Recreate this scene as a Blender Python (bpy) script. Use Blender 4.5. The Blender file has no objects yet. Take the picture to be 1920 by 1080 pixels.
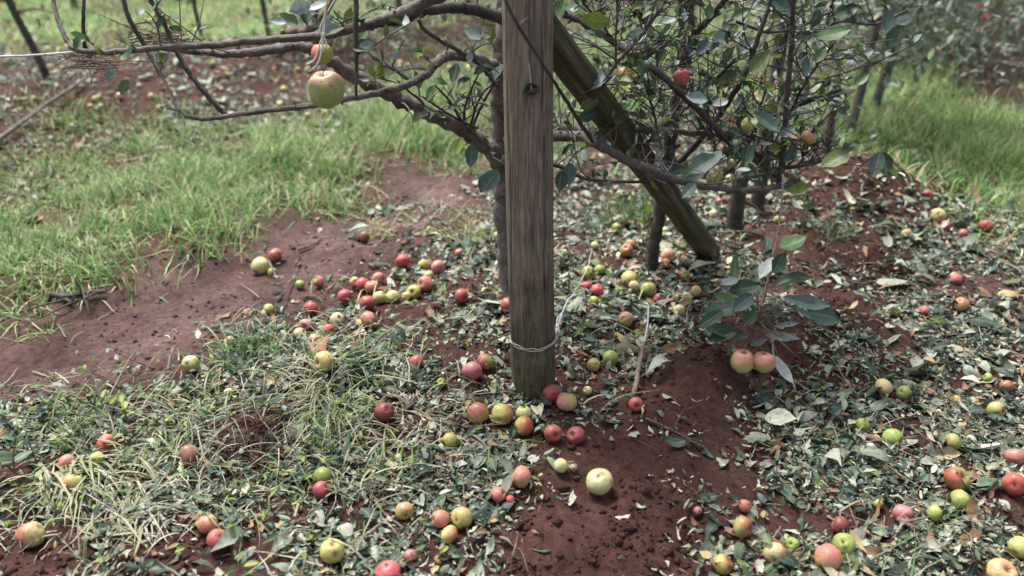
import bpy, math, random
import numpy as np
from mathutils import Vector, Matrix
rng = np.random.default_rng(7); random.seed(7)
sc = bpy.context.scene
COL = sc.collection
R = math.radians
# ------------------------------------------------------------------ camera
F = 1500.0; PITCH = R(27.2); CH = 1.45            # focal length in photo pixels, tilt below level, eye height
cam_d = bpy.data.cameras.new("camera"); cam = bpy.data.objects.new("camera", cam_d); COL.objects.link(cam)
cam.location = (0, 0, CH); cam.rotation_euler = (math.pi/2-PITCH, 0, 0)
cam_d.sensor_width = 36; cam_d.lens = 36*F/1920; cam_d.clip_end = 500; cam_d.clip_start = 0.05
cam_d.dof.use_dof = True; cam_d.dof.focus_distance = 2.3; cam_d.dof.aperture_fstop = 1.7
sc.camera = cam
# ------------------------------------------------------------------ sky and sun (bright overcast)
w = bpy.data.worlds.new("World"); sc.world = w; w.use_nodes = True
nt = w.node_tree; nt.nodes.clear()
sky = nt.nodes.new('ShaderNodeTexSky'); sky.sky_type = 'NISHITA'; sky.sun_disc = False
SUN_EL, SUN_AZ = R(62), R(-40)
sky.sun_elevation = SUN_EL; sky.sun_rotation = SUN_AZ; sky.dust_density = 6; sky.air_density = 1.0
hs = nt.nodes.new('ShaderNodeHueSaturation'); hs.inputs['Saturation'].default_value = 0.5
bgn = nt.nodes.new('ShaderNodeBackground'); bgn.inputs['Strength'].default_value = 0.12
wo = nt.nodes.new('ShaderNodeOutputWorld')
nt.links.new(sky.outputs[0], hs.inputs['Color']); nt.links.new(hs.outputs[0], bgn.inputs['Color']); nt.links.new(bgn.outputs[0], wo.inputs[0])
sl = bpy.data.lights.new("sun", 'SUN'); sl.energy = 2.6; sl.angle = R(14); sl.color = (1, .965, .92)
so = bpy.data.objects.new("sun", sl); COL.objects.link(so)
sd = Vector((math.sin(SUN_AZ)*math.cos(SUN_EL), math.cos(SUN_AZ)*math.cos(SUN_EL), math.sin(SUN_EL)))
so.rotation_euler = sd.to_track_quat('Z', 'Y').to_euler(); so.location = (0, 0, 8)
vs = sc.view_settings; vs.view_transform = 'Standard'; vs.look = 'None'; vs.exposure = 1.22; vs.gamma = 1; vs.use_curve_mapping = False
sc.cycles.max_bounces = 6

# ------------------------------------------------------------------ maths helpers
CP, SP = math.cos(PITCH), math.sin(PITCH)
def ray(px, py):
    u = (np.asarray(px, float)-960)/F; v = (np.asarray(py, float)-540)/F
    return np.stack([u, CP-v*SP, -SP-v*CP], -1)
def P(px, py, zd):
    return np.array([0, 0, CH])+ray(px, py)*np.asarray(zd, float)[..., None] if np.ndim(zd) else np.array([0, 0, CH])+ray(px, py)*zd
def proj(p):
    d = p-np.array([0, 0, CH]); zd = d[..., 1]*CP-d[..., 2]*SP; up = d[..., 1]*SP+d[..., 2]*CP
    return 960+F*d[..., 0]/zd, 540-F*up/zd, zd
def hash2(i, j, s):
    n = (i.astype(np.int64)*374761393+j.astype(np.int64)*668265263+s*1274126177) & 0xffffffff
    n = ((n ^ (n >> 13))*1274126177) & 0xffffffff
    n = n ^ (n >> 16)
    return (n & 0xffff)/65535.0
def vn(x, y, s=0):
    x = np.asarray(x, float); y = np.asarray(y, float)
    i = np.floor(x); j = np.floor(y); a = x-i; b = y-j
    a = a*a*(3-2*a); b = b*b*(3-2*b)
    return (hash2(i, j, s)*(1-a)+hash2(i+1, j, s)*a)*(1-b)+(hash2(i, j+1, s)*(1-a)+hash2(i+1, j+1, s)*a)*b-.5
def fbm(x, y, s=0, o=4):
    r = 0; k = 1
    for q in range(o): r = r+vn(x*2**q, y*2**q, s+q*17)*k; k *= .5
    return r
RA = R(36); RD = np.array([math.sin(RA), math.cos(RA)]); RN = np.array([-math.cos(RA), math.sin(RA)])
BX, BY = 0.075, 2.14
def st(x, y): return (x-BX)*RD[0]+(y-BY)*RD[1], (x-BX)*RN[0]+(y-BY)*RN[1]
def fl(px, py):
    d = ray(px, py); k = -CH/d[2]; return d[0]*k, d[1]*k
MOUNDS = [(1320, 750, .15, .12), (1270, 810, .2, .05), (1610, 375, .28, .21), (1550, 630, .2, .10), (1450, 650, .18, .06), (1640, 510, .10, .10), (480, 840, .12, .075),
          (595, 735, .11, .07), (900, 560, .12, .03), (1200, 980, .3, .03), (560, 470, .12, .03), (1500, 500, .2, .05), (60, 650, .1, .03), (640, 480, .15, .02)]
MW = [(*fl(a, b), r, h) for a, b, r, h in MOUNDS]
def H(x, y):
    x = np.asarray(x, float); y = np.asarray(y, float)
    s, t = st(x, y)
    far = np.clip(1-np.hypot(x, y-3)/25, 0, 1)
    h = .075*np.exp(-(t/.6)**2)*(1+.8*vn(s*.9, t*.5, 3))
    h += .13*np.exp(-((t-4.9)/.75)**2)
    h += -.03*np.exp(-((t-1.5)/.28)**2)+.03*np.exp(-((t-2.1)/.3)**2)
    for mx, my, r, a in MW: h += a*np.exp(-((x-mx)**2+(y-my)**2)/(r*r))
    path = np.exp(-((t-1.5)/.45)**2)
    h += far*(.035*fbm(x*1.7, y*1.7, 11, 3)+.020*fbm(x*9, y*9, 5, 3)*(1-.45*path)+.010*fbm(x*34, y*34, 9, 3)*(1-.5*path))
    h += .014*path*fbm(s*1.3, t*14, 21, 3)+.026*path*np.abs(fbm(s*4, t*5, 23, 4))*far+.010*path*fbm(x*22, y*22, 27, 3)*far
    b = bare(x, y); h += .030*b*far*fbm(x*16, y*16, 71, 4)
    return h
BARE = [(1320, 735, .17, 1), (1420, 730, .10, .8), (1250, 800, .14, .8), (1610, 350, .38, 1), (1570, 600, .22, 1), (1450, 690, .10, .9), (1480, 490, .2, .85), (1635, 490, .15, 1), (480, 830, .14, 1), (590, 735, .09, .9), (540, 790, .09, .8), (1130, 960, .13, .9), (1240, 1000, .12, .85), (1040, 1060, .11, .8), (1310, 900, .11, .6), (1900, 960, .09, .8), (1820, 560, .22, .6), (1900, 480, .2, .5), (880, 560, .14, .7), (680, 480, .3, .6), (60, 1060, .2, .85), (330, 1060, .13, .8), (700, 1000, .09, .6), (1150, 880, .10, .7), (1200, 1060, .16, .9), (230, 1050, .12, .6), (780, 830, .12, .6), (620, 970, .1, .4), (560, 560, .3, .6), (1890, 205, .5, .7)]
BW = [(*fl(a, b), r, k) for a, b, r, k in BARE]
def bare(x, y):
    b = 0*x
    for mx, my, r, k in BW: b = np.maximum(b, k*np.exp(-((x-mx)**2+(y-my)**2)/(r*r)))
    return b
_ZD = np.concatenate([np.arange(1.0, 5, .008), np.arange(5, 16, .03)])
def ground_hit(px, py, lift=0.0, relr=0.0):
    """first point on the ray whose height over the ground is <= lift + relr*distance"""
    p = np.array([0, 0, CH])+ray(px, py)[None, :]*_ZD[:, None]
    ok = p[:, 2]-H(p[:, 0], p[:, 1]) <= lift+relr*_ZD
    k = int(np.argmax(ok)) if ok.any() else len(_ZD)-1
    return p[k], _ZD[k]

# ------------------------------------------------------------------ scene helpers
def tag(o, label=None, cat=None, group=None, kind=None):
    if label: o['label'] = label
    if cat: o['category'] = cat
    if group: o['group'] = group
    if kind: o['kind'] = kind
    return o
def empty(name, loc):
    o = bpy.data.objects.new(name, None); COL.objects.link(o); o.location = Vector(loc); o.empty_display_size = .05; return o
class Acc:
    """collects vertices, faces and vertex colours of ONE mesh"""
    def __init__(s): s.v = []; s.q = []; s.t = []; s.c = []; s.n = 0
    def add(s, v, quads=None, tris=None, col=None):
        v = np.asarray(v, float).reshape(-1, 3)
        if quads is not None and len(quads): s.q.append(np.asarray(quads, np.int64)+s.n)
        if tris is not None and len(tris): s.t.append(np.asarray(tris, np.int64)+s.n)
        if col is None: col = np.tile([.5, .5, .5, 1.], (len(v), 1))
        s.v.append(v); s.c.append(np.asarray(col, float).reshape(-1, 4)); s.n += len(v)
    def build(s, name, mat, parent=None, smooth=True, origin=None):
        v = np.concatenate(s.v); c = np.concatenate(s.c)
        q = np.concatenate(s.q) if s.q else np.zeros((0, 4), np.int64); t = np.concatenate(s.t) if s.t else np.zeros((0, 3), np.int64)
        if origin is not None: v = v-np.asarray(origin)
        elif parent is not None: v = v-np.array(parent.location)
        me = bpy.data.meshes.new(name)
        me.vertices.add(len(v)); me.vertices.foreach_set("co", v.ravel().astype(np.float32))
        nl = q.size+t.size; me.loops.add(nl); me.polygons.add(len(q)+len(t))
        me.loops.foreach_set("vertex_index", np.concatenate([q.ravel(), t.ravel()]).astype(np.int32))
        ls = np.concatenate([np.arange(len(q))*4, q.size+np.arange(len(t))*3]).astype(np.int32)
        me.polygons.foreach_set("loop_start", ls)
        if smooth: me.polygons.foreach_set("use_smooth", np.ones(len(ls), bool))
        me.update(calc_edges=True)
        a = me.color_attributes.new("tint", 'FLOAT_COLOR', 'POINT'); a.data.foreach_set("color", c.ravel().astype(np.float32))
        me.materials.append(mat); me.validate()
        o = bpy.data.objects.new(name, me); COL.objects.link(o)
        if parent is not None: o.parent = parent
        elif origin is not None: o.location = Vector(origin)
        return o
def smooth_path(pts, rad, n=6):
    pts = np.asarray(pts, float); rad = np.asarray(rad, float)
    if len(pts) < 3: 
        k = np.linspace(0, 1, n+1)[:, None]; return pts[0]*(1-k)+pts[-1]*k, rad[0]*(1-k[:, 0])+rad[-1]*k[:, 0]
    p = np.vstack([2*pts[0]-pts[1], pts, 2*pts[-1]-pts[-2]]); out = []; ro = []
    for i in range(1, len(p)-2):
        for k in range(n):
            u = k/n
            out.append(.5*((2*p[i])+(p[i+1]-p[i-1])*u+(2*p[i-1]-5*p[i]+4*p[i+1]-p[i+2])*u*u+(3*p[i]-p[i-1]-3*p[i+1]+p[i+2])*u**3))
            ro.append(rad[i-1]*(1-u)+rad[i]*u)
    out.append(pts[-1]); ro.append(rad[-1]); return np.array(out), np.array(ro)
def tube(acc, pts, rad, seg=8, n=6, rough=0.0, jit=0.0, col=(.5, .5, .5, 1)):
    rad = np.broadcast_to(np.asarray(rad, float), (len(pts),)) if np.ndim(rad) == 0 or len(np.atleast_1d(rad)) == len(pts) else np.linspace(rad[0], rad[-1], len(pts))
    p, r = smooth_path(pts, rad, n)
    m = len(p)
    if jit: p[1:-1] += rng.normal(0, 1, (m-2, 3))*r[1:-1, None]*jit
    tn = np.gradient(p, axis=0); tn /= np.linalg.norm(tn, axis=1)[:, None]+1e-9
    up = np.array([0, 0, 1.]) if abs(tn[0, 2]) < .9 else np.array([1., 0, 0])
    a = np.cross(tn[0], up); a /= np.linalg.norm(a); V = []
    ang = np.arange(seg)*2*math.pi/seg
    for i in range(m):
        a = a-tn[i]*(a@tn[i]); a /= np.linalg.norm(a)+1e-9; b = np.cross(tn[i], a)
        rr = r[i]*(1+(rng.normal(0, rough, seg) if rough else 0))
        V.append(p[i]+(np.cos(ang)*rr)[:, None]*a+(np.sin(ang)*rr)[:, None]*b)
    V = np.concatenate(V+[p[:1]-tn[:1]*r[0]*.3, p[-1:]+tn[-1:]*r[-1]*.4])
    i = np.arange(m-1)[:, None]*seg; j = np.arange(seg)[None, :]; j2 = (j+1) % seg
    q = np.stack([i+j, i+j2, i+seg+j2, i+seg+j], -1).reshape(-1, 4)
    e = (m-1)*seg; tr = [(m*seg, (k+1) % seg, k) for k in range(seg)]+[(m*seg+1, e+k, e+(k+1) % seg) for k in range(seg)]
    acc.add(V, q, tr, np.tile(np.array(col, float), (len(V), 1)))
    return p, r
def leaves(acc, pos, dirv, nrm, L, W, fold, curl, col, torn=0.0, hi=False, twist=0.0):
    """many leaf blades at once: pos = petiole end, dirv = along the midrib, nrm = upper side"""
    n = len(pos)
    us = np.array([0, .1, .25, .42, .6, .76, .9, 1.]) if hi else np.array([0, .22, .55, .82, 1.])
    ws = np.array([.06, .5, .86, 1., .93, .68, .33, .03]) if hi else np.array([.1, .82, 1., .62, .05])
    cs = np.array([-1, -.5, 0, .5, 1.]) if hi else np.array([-1, 0, 1.])
    dirv = dirv/(np.linalg.norm(dirv, axis=1)[:, None]+1e-9)
    nrm = nrm-dirv*np.sum(nrm*dirv, 1)[:, None]; nrm /= np.linalg.norm(nrm, axis=1)[:, None]+1e-9
    sd_ = np.cross(nrm, dirv)
    k, m = len(us), len(cs)
    wid = ws[None, :, None]*cs[None, None, :]*np.ones((n, 1, 1))
    tm = 1-np.abs(rng.normal(0, 1, (n, k, m)))*np.reshape(np.broadcast_to(torn, n), (n, 1, 1)); tm = np.clip(tm, -.1, 1.1)
    if hi: tm[:, :, 1:4] = np.maximum(tm[:, :, 1:4], .7); tm *= 1+rng.normal(0, .06, (n, k, m))
    tm[:, :, m//2] = 1
    y = wid*tm*np.reshape(W, (n, 1, 1))/2
    x = us[None, :, None]*np.reshape(L, (n, 1, 1))*np.ones((n, 1, m))+ (-.06 if hi else 0.0)*np.abs(cs)[None, None, :]*np.reshape(L, (n, 1, 1))
    fo = np.reshape(np.broadcast_to(fold, n), (n, 1, 1)); cu = np.reshape(np.broadcast_to(curl, n), (n, 1, 1))
    z = fo*np.abs(y)+cu*np.reshape(L, (n, 1, 1))*(us[None, :, None]-.35)**2-cu*np.reshape(L, (n, 1, 1))*.12+twist*y*us[None, :, None]
    z = z+rng.normal(0, .02, (n, k, m))*np.reshape(W, (n, 1, 1))
    V = pos[:, None, None, :]+x[..., None]*dirv[:, None, None, :]+y[..., None]*sd_[:, None, None, :]+z[..., None]*nrm[:, None, None, :]
    i = np.arange(k-1)[:, None]*m; j = np.arange(m-1)[None, :]
    q = np.stack([i+j, i+j+1, i+m+j+1, i+m+j], -1).reshape(-1, 4)
    Q = (np.arange(n)[:, None, None]*(k*m)+q[None]).reshape(-1, 4)
    c = np.ones((n, k, m, 4)); c[..., :3] = np.asarray(col)[:, None, None, :]*(1+rng.normal(0, .07, (n, k, m, 1))); c[..., 3] = np.abs(cs)[None, None, :]
    acc.add(V.reshape(-1, 3), Q, None, np.clip(c.reshape(-1, 4), 0, 1))
def blades(acc, root, yaw, elev, L, W, droop, col, seg=4, floor=.006, tipcol=None):
    """grass blades: ribbons that rise, bend over and lie down on the ground"""
    n = len(root); p = root.copy(); th = elev.copy(); V = []; C = []
    dx = np.cos(yaw); dy = np.sin(yaw); yw = yaw.copy()
    side0 = np.stack([-np.sin(yaw), np.cos(yaw), np.zeros(n)], 1)
    for k in range(seg+1):
        u = k/seg; wd = W*(1-u**1.6)*.5+.0003
        V.append(p+side0*wd[:, None]); V.append(p-side0*wd[:, None])
        cc = col if tipcol is None else col*(1-u)+tipcol*u
        cc = np.concatenate([cc, np.full((n, 1), .5)], 1); C.append(cc); C.append(cc)
        yw = yw+rng.normal(0, .12, n)
        step = np.stack([np.cos(yw)*np.cos(th), np.sin(yw)*np.cos(th), np.sin(th)], 1)*(L/seg)[:, None]
        p = p+step; th = th-droop/seg*(.6+u)
        if floor is not None:
            hz = H(p[:, 0], p[:, 1])+floor; low = p[:, 2] < hz
            p[:, 2] = np.maximum(p[:, 2], hz); th = np.where(low, np.maximum(th, -.1), th)
    V = np.stack(V, 1); C = np.stack(C, 1); m = 2*(seg+1)
    q = np.array([[2*k, 2*k+1, 2*k+3, 2*k+2] for k in range(seg)])
    acc.add(V.reshape(-1, 3), (np.arange(n)[:, None, None]*m+q[None]).reshape(-1, 4), None, np.clip(C.reshape(-1, 4), 0, 1))
def gmap(rows, px, py):
    """bilinear lookup in a coarse hand-written cover map laid over the ground"""
    a = np.array([[float(c) for c in r.split()] for r in rows])/9.0
    x = np.clip((px-40)/80, 0, a.shape[1]-1.001); y = np.clip((py-38)/77, 0, a.shape[0]-1.001)
    i = x.astype(int); j = y.astype(int); u = x-i; v = y-j
    return (a[j, i]*(1-u)+a[j, i+1]*u)*(1-v)+(a[j+1, i]*(1-u)+a[j+1, i+1]*u)*v

# ------------------------------------------------------------------ materials
def mat_new(name):
    m = bpy.data.materials.new(name); m.use_nodes = True; n = m.node_tree; n.nodes.clear()
    out = n.nodes.new('ShaderNodeOutputMaterial'); b = n.nodes.new('ShaderNodeBsdfPrincipled'); n.links.new(b.outputs[0], out.inputs[0])
    return m, n, b, out
def N(n, t, **kw):
    x = n.nodes.new(t)
    for k, v in kw.items():
        if k in x.inputs: x.inputs[k].default_value = v
        else: setattr(x, k, v)
    return x
def noise(n, src, scale, detail=4, rough=.6, vec=None):
    x = n.nodes.new('ShaderNodeTexNoise'); x.inputs['Scale'].default_value = scale; x.inputs['Detail'].default_value = detail; x.inputs['Roughness'].default_value = rough
    if src is not None: n.links.new(src, x.inputs['Vector'])
    return x.outputs['Fac']
def ramp(n, fac, stops):
    x = n.nodes.new('ShaderNodeValToRGB'); e = x.color_ramp.elements
    while len(e) < len(stops): e.new(.5)
    for k, (p, c) in enumerate(stops): e[k].position = p; e[k].color = (*c, 1) if len(c) == 3 else c
    n.links.new(fac, x.inputs[0]); return x.outputs['Color']
def mix(n, fac, a, b, mode='MIX'):
    x = n.nodes.new('ShaderNodeMix'); x.data_type = 'RGBA'; x.blend_type = mode
    for s, v in ((x.inputs[0], fac), (x.inputs[6], a), (x.inputs[7], b)):
        if isinstance(v, bpy.types.NodeSocket): n.links.new(v, s)
        elif np.ndim(v): s.default_value = (*v, 1) if len(v) == 3 else v
        else: s.default_value = v
    return x.outputs[2]
def math_(n, op, a, b=0.0, clamp=False):
    x = n.nodes.new('ShaderNodeMath'); x.operation = op; x.use_clamp = clamp
    for s, v in ((x.inputs[0], a), (x.inputs[1], b)):
        if isinstance(v, bpy.types.NodeSocket): n.links.new(v, s)
        else: s.default_value = v
    return x.outputs[0]
def bump(n, b, h, strength=.5, dist=.01):
    x = n.nodes.new('ShaderNodeBump'); x.inputs['Strength'].default_value = strength; x.inputs['Distance'].default_value = dist
    n.links.new(h, x.inputs['Height']); n.links.new(x.outputs[0], b.inputs['Normal'])
def coords(n, scale=None):
    t = n.nodes.new('ShaderNodeTexCoord'); o = t.outputs['Object']
    if scale is None: return o
    m = n.nodes.new('ShaderNodeMapping'); m.inputs['Scale'].default_value = scale; n.links.new(o, m.inputs['Vector']); return m.outputs[0]

def make_soil():
    m, n, b, _ = mat_new("soil"); co = coords(n)
    at = N(n, 'ShaderNodeAttribute', attribute_name='tint'); sep = n.nodes.new('ShaderNodeSeparateColor'); n.links.new(at.outputs['Color'], sep.inputs[0])
    n1 = noise(n, co, 3.5, 6, .65); n2 = noise(n, co, 45, 6, .7); n3 = noise(n, co, 230, 3, .6)
    wet = ramp(n, n1, [(.3, (.036, .018, .0145)), (.7, (.075, .037, .029))])
    dry = ramp(n, n1, [(.3, (.062, .038, .034)), (.7, (.135, .092, .082))])
    c = mix(n, sep.outputs[0], wet, dry)
    sp = ramp(n, n2, [(.28, (.35, .33, .33)), (.5, (1, 1, 1)), (.75, (1.75, 1.65, 1.6))])
    c = mix(n, .85, c, sp, 'MULTIPLY')
    c = mix(n, math_(n, 'MULTIPLY', sep.outputs[1], 1.0), c, (.10, .085, .045))
    n.links.new(c, b.inputs['Base Color']); b.inputs['Roughness'].default_value = .95; b.inputs['Specular IOR Level'].default_value = .15
    h = math_(n, 'ADD', math_(n, 'MULTIPLY', n2, 1.0), math_(n, 'MULTIPLY', n3, .45)); bump(n, b, h, .9, .012)
    return m
def make_leaf(name, transl=.25, rough=.5, veins=True, spec=.4):
    m, n, b, out = mat_new(name); co = coords(n)
    at = N(n, 'ShaderNodeAttribute', attribute_name='tint')
    v = ramp(n, noise(n, co, 90, 3, .6), [(.3, (.72, .72, .72)), (.7, (1.22, 1.22, 1.22))])
    c = mix(n, 1.0, at.outputs['Color'], v, 'MULTIPLY')
    if veins:
        rib = ramp(n, at.outputs['Alpha'], [(0, (1, 1, 1)), (.16, (0, 0, 0))])
        c = mix(n, math_(n, 'MULTIPLY', rib, .35), c, (.30, .33, .20))
    n.links.new(c, b.inputs['Base Color']); b.inputs['Roughness'].default_value = rough; b.inputs['Specular IOR Level'].default_value = spec
    tr = n.nodes.new('ShaderNodeBsdfTranslucent'); n.links.new(c, tr.inputs['Color'])
    ms = n.nodes.new('ShaderNodeMixShader'); ms.inputs[0].default_value = transl
    n.links.new(b.outputs[0], ms.inputs[1]); n.links.new(tr.outputs[0], ms.inputs[2]); n.links.new(ms.outputs[0], out.inputs[0])
    return m
def make_bark(name, a, c2, sc_=(1, 1, 1), moss=0.0):
    m, n, b, _ = mat_new(name); co = coords(n, sc_)
    n1 = noise(n, co, 18, 5, .65); n2 = noise(n, co, 120, 4, .7)
    c = ramp(n, n1, [(.3, a), (.72, c2)])
    c = mix(n, .7, c, ramp(n, n2, [(.3, (.5, .5, .5)), (.7, (1.3, 1.3, 1.3))]), 'MULTIPLY')
    if moss: c = mix(n, math_(n, 'MULTIPLY', ramp(n, noise(n, co, 6, 4, .6), [(.45, (0, 0, 0)), (.65, (1, 1, 1))]), moss), c, (.075, .085, .03))
    n.links.new(c, b.inputs['Base Color']); b.inputs['Roughness'].default_value = .75; b.inputs['Specular IOR Level'].default_value = .3
    bump(n, b, math_(n, 'ADD', n1, math_(n, 'MULTIPLY', n2, .8)), 1.0, .006); return m
def make_post():
    m, n, b, _ = mat_new("weathered_wood"); co = coords(n); st_ = coords(n, (1, 1, .075))
    g1 = noise(n, st_, 55, 6, .7); g2 = noise(n, st_, 190, 3, .6); big = noise(n, co, 4, 4, .6)
    c = ramp(n, g1, [(.25, (.10, .082, .064)), (.5, (.195, .166, .134)), (.78, (.30, .264, .217))])
    c = mix(n, .85, c, ramp(n, g2, [(.35, (.5, .48, .47)), (.65, (1.25, 1.25, 1.25))]), 'MULTIPLY')
    c = mix(n, .6, c, ramp(n, big, [(.3, (.7, .66, .64)), (.7, (1.2, 1.18, 1.15))]), 'MULTIPLY')
    # algae and damp creep up the foot of the post
    sp = n.nodes.new('ShaderNodeSeparateXYZ'); n.links.new(co, sp.inputs[0])
    hz = math_(n, 'ADD', math_(n, 'MULTIPLY', sp.outputs[2], -1.35), math_(n, 'ADD', math_(n, 'MULTIPLY', noise(n, co, 9, 4, .6), 1.3), .12), )
    hz = ramp(n, hz, [(.18, (0, 0, 0)), (.62, (1, 1, 1))])
    c = mix(n, math_(n, 'MULTIPLY', hz, .8), c, mix(n, 1.0, c, (.30, .33, .17), 'MULTIPLY'))
    at = N(n, 'ShaderNodeAttribute', attribute_name='tint'); c = mix(n, 1.0, c, at.outputs['Color'], 'MULTIPLY')
    n.links.new(c, b.inputs['Base Color']); b.inputs['Roughness'].default_value = .85; b.inputs['Specular IOR Level'].default_value = .2
    g3 = noise(n, coords(n, (1, 1, .035)), 120, 4, .6); crk = ramp(n, g3, [(.30, (1, 1, 1)), (.36, (0, 0, 0))]); c = mix(n, math_(n, 'MULTIPLY', crk, .5), c, (.035, .026, .02)); n.links.new(c, b.inputs['Base Color']); bump(n, b, math_(n, 'SUBTRACT', math_(n, 'ADD', g1, math_(n, 'MULTIPLY', g2, .4)), math_(n, 'MULTIPLY', crk, .8)), .7, .005); return m
def make_brace():
    m, n, b, _ = mat_new("mossy_timber"); co = coords(n); st_ = coords(n, (1, 1, .06))
    g1 = noise(n, st_, 48, 5, .7); big = noise(n, coords(n, (1, 1, .3)), 14, 4, .6)
    c = ramp(n, g1, [(.3, (.022, .019, .014)), (.5, (.095, .086, .064)), (.74, (.26, .24, .185))])
    c = mix(n, ramp(n, big, [(.42, (0, 0, 0)), (.62, (.8, .8, .8))]), c, (.060, .064, .026))
    n.links.new(c, b.inputs['Base Color']); b.inputs['Roughness'].default_value = .95; b.inputs['Specular IOR Level'].default_value = .1; bump(n, b, g1, .6, .006); return m
def make_apple():
    m, n, b, _ = mat_new("apple_skin"); co = coords(n)
    base = N(n, 'ShaderNodeAttribute', attribute_name='base_colour', attribute_type='OBJECT'); bl = N(n, 'ShaderNodeAttribute', attribute_name='blush_colour', attribute_type='OBJECT')
    bd = N(n, 'ShaderNodeAttribute', attribute_name='blush_side', attribute_type='OBJECT'); am = N(n, 'ShaderNodeAttribute', attribute_name='blush_amount', attribute_type='OBJECT')
    sd_ = N(n, 'ShaderNodeAttribute', attribute_name='seed', attribute_type='OBJECT')
    vm = n.nodes.new('ShaderNodeVectorMath'); vm.operation = 'NORMALIZE'; n.links.new(co, vm.inputs[0])
    dt = n.nodes.new('ShaderNodeVectorMath'); dt.operation = 'DOT_PRODUCT'; n.links.new(vm.outputs[0], dt.inputs[0]); n.links.new(bd.outputs['Vector'], dt.inputs[1])
    off = n.nodes.new('ShaderNodeVectorMath'); off.operation = 'MULTIPLY_ADD'; n.links.new(sd_.outputs['Vector'], off.inputs[0]); off.inputs[1].default_value = (1, 1, 1); n.links.new(vm.outputs[0], off.inputs[2])
    mp = n.nodes.new('ShaderNodeMapping'); mp.inputs['Scale'].default_value = (1, 1, .22); n.links.new(off.outputs[0], mp.inputs['Vector'])
    streak = noise(n, mp.outputs[0], 7, 4, .7); blot = noise(n, off.outputs[0], 2.2, 4, .6); fine = noise(n, off.outputs[0], 30, 2, .5)
    k = math_(n, 'ADD', math_(n, 'MULTIPLY', dt.outputs['Value'], .62), math_(n, 'ADD', math_(n, 'MULTIPLY', streak, 1.45), math_(n, 'MULTIPLY', blot, .8)))
    k = math_(n, 'ADD', k, math_(n, 'SUBTRACT', math_(n, 'MULTIPLY', am.outputs['Fac'], 1.75), 2.28))
    k = ramp(n, math_(n, 'ADD', math_(n, 'MULTIPLY', k, 1.0), .5), [(.15, (0, 0, 0)), (.5, (.5, .5, .5)), (1.0, (.88, .88, .88))])
    c = mix(n, .8, base.outputs['Color'], ramp(n, blot, [(.3, (.75, .8, .7)), (.7, (1.2, 1.15, 1.1))]), 'MULTIPLY')
    c = mix(n, k, c, bl.outputs['Color'])
    c = mix(n, ramp(n, fine, [(.66, (0, 0, 0)), (.74, (.45, .45, .45))]), c, (.45, .36, .20))
    # brown hail bruises
    vo = n.nodes.new('ShaderNodeTexVoronoi'); vo.inputs['Scale'].default_value = 2.1; n.links.new(off.outputs[0], vo.inputs['Vector'])
    br = math_(n, 'ADD', vo.outputs['Distance'], math_(n, 'MULTIPLY', noise(n, off.outputs[0], 9, 3, .6), .22))
    c = mix(n, ramp(n, br, [(.20, (.8, .8, .8)), (.30, (0, 0, 0))]), c, (.16, .085, .035))
    mud = noise(n, off.outputs[0], 3.3, 5, .7); c = mix(n, ramp(n, mud, [(.60, (0, 0, 0)), (.70, (.6, .6, .6))]), c, (.095, .055, .040))
    at = N(n, 'ShaderNodeAttribute', attribute_name='tint'); sep = n.nodes.new('ShaderNodeSeparateColor'); n.links.new(at.outputs['Color'], sep.inputs[0])
    c = mix(n, sep.outputs[0], c, (.10, .055, .025))
    n.links.new(c, b.inputs['Base Color']); b.inputs['Roughness'].default_value = .42; b.inputs['Specular IOR Level'].default_value = .35
    b.inputs['Subsurface Weight'].default_value = 0.0
    bump(n, b, blot, .25, .004); return m
def make_plain(name, colr, rough=.7):
    m, n, b, _ = mat_new(name); co = coords(n)
    c = mix(n, .6, colr, ramp(n, noise(n, co, 60, 4, .6), [(.3, (.6, .6, .6)), (.7, (1.3, 1.3, 1.3))]), 'MULTIPLY')
    n.links.new(c, b.inputs['Base Color']); b.inputs['Roughness'].default_value = rough; return m
M = dict(soil=make_soil(), leaf=make_leaf('leaf'), litter=make_leaf('litter_leaf', .12, .6, True, .25), grass=make_leaf('grass_blade', .3, .5, False, .3),
         bark=make_bark('apple_bark', (.045, .037, .033), (.225, .195, .175)), darkbark=make_bark('dark_bark', (.028, .024, .022), (.115, .098, .09)), post=make_post(), brace=make_brace(), apple=make_apple(),
         twig=make_bark('twig_bark', (.085, .055, .04), (.25, .185, .14)), string=make_plain('pale_string', (.40, .375, .34)), net=make_plain('grey_plastic', (.42, .45, .45)), stem=make_plain('stalk', (.10, .065, .035)),
         wire=make_plain('dark_cord', (.04, .033, .03)), stone=make_plain('brown_stone', (.11, .09, .05), .9), root=make_plain('red_root', (.085, .038, .032), .9), clod=make_soil())

# ------------------------------------------------------------------ ground: one sheet to the horizon
def axis(lo, hi, step, far0, far1, g):
    a = [lo]
    while a[-1] < hi: a.append(a[-1]+(step(a[-1]) if callable(step) else step))
    s = step(a[-1]) if callable(step) else step; up = [a[-1]]
    while up[-1] < far1: s *= g; up.append(up[-1]+s)
    s = step(a[0]) if callable(step) else step; dn = [a[0]]
    while dn[-1] > far0: s *= g; dn.append(dn[-1]-s)
    return np.array(dn[:0:-1]+a+up[1:])
gx = axis(-2.7, 3.0, .014, -220, 220, 1.07); gy = axis(1.0, 11, lambda y: .0062*y, -60, 260, 1.09)
X, Y = np.meshgrid(gx, gy); x = X.ravel(); y = Y.ravel(); z = H(x, y); s_, t_ = st(x, y)
dry = np.clip(np.exp(-((t_-1.45)/.42)**4)*1.1, 0, 1)*(.8+.5*vn(x*3, y*3, 31))
dry = np.maximum(dry, .55*np.exp(-((t_+1.15)/.3)**2)*np.clip((s_-1)/1.2, 0, 1))
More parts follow.
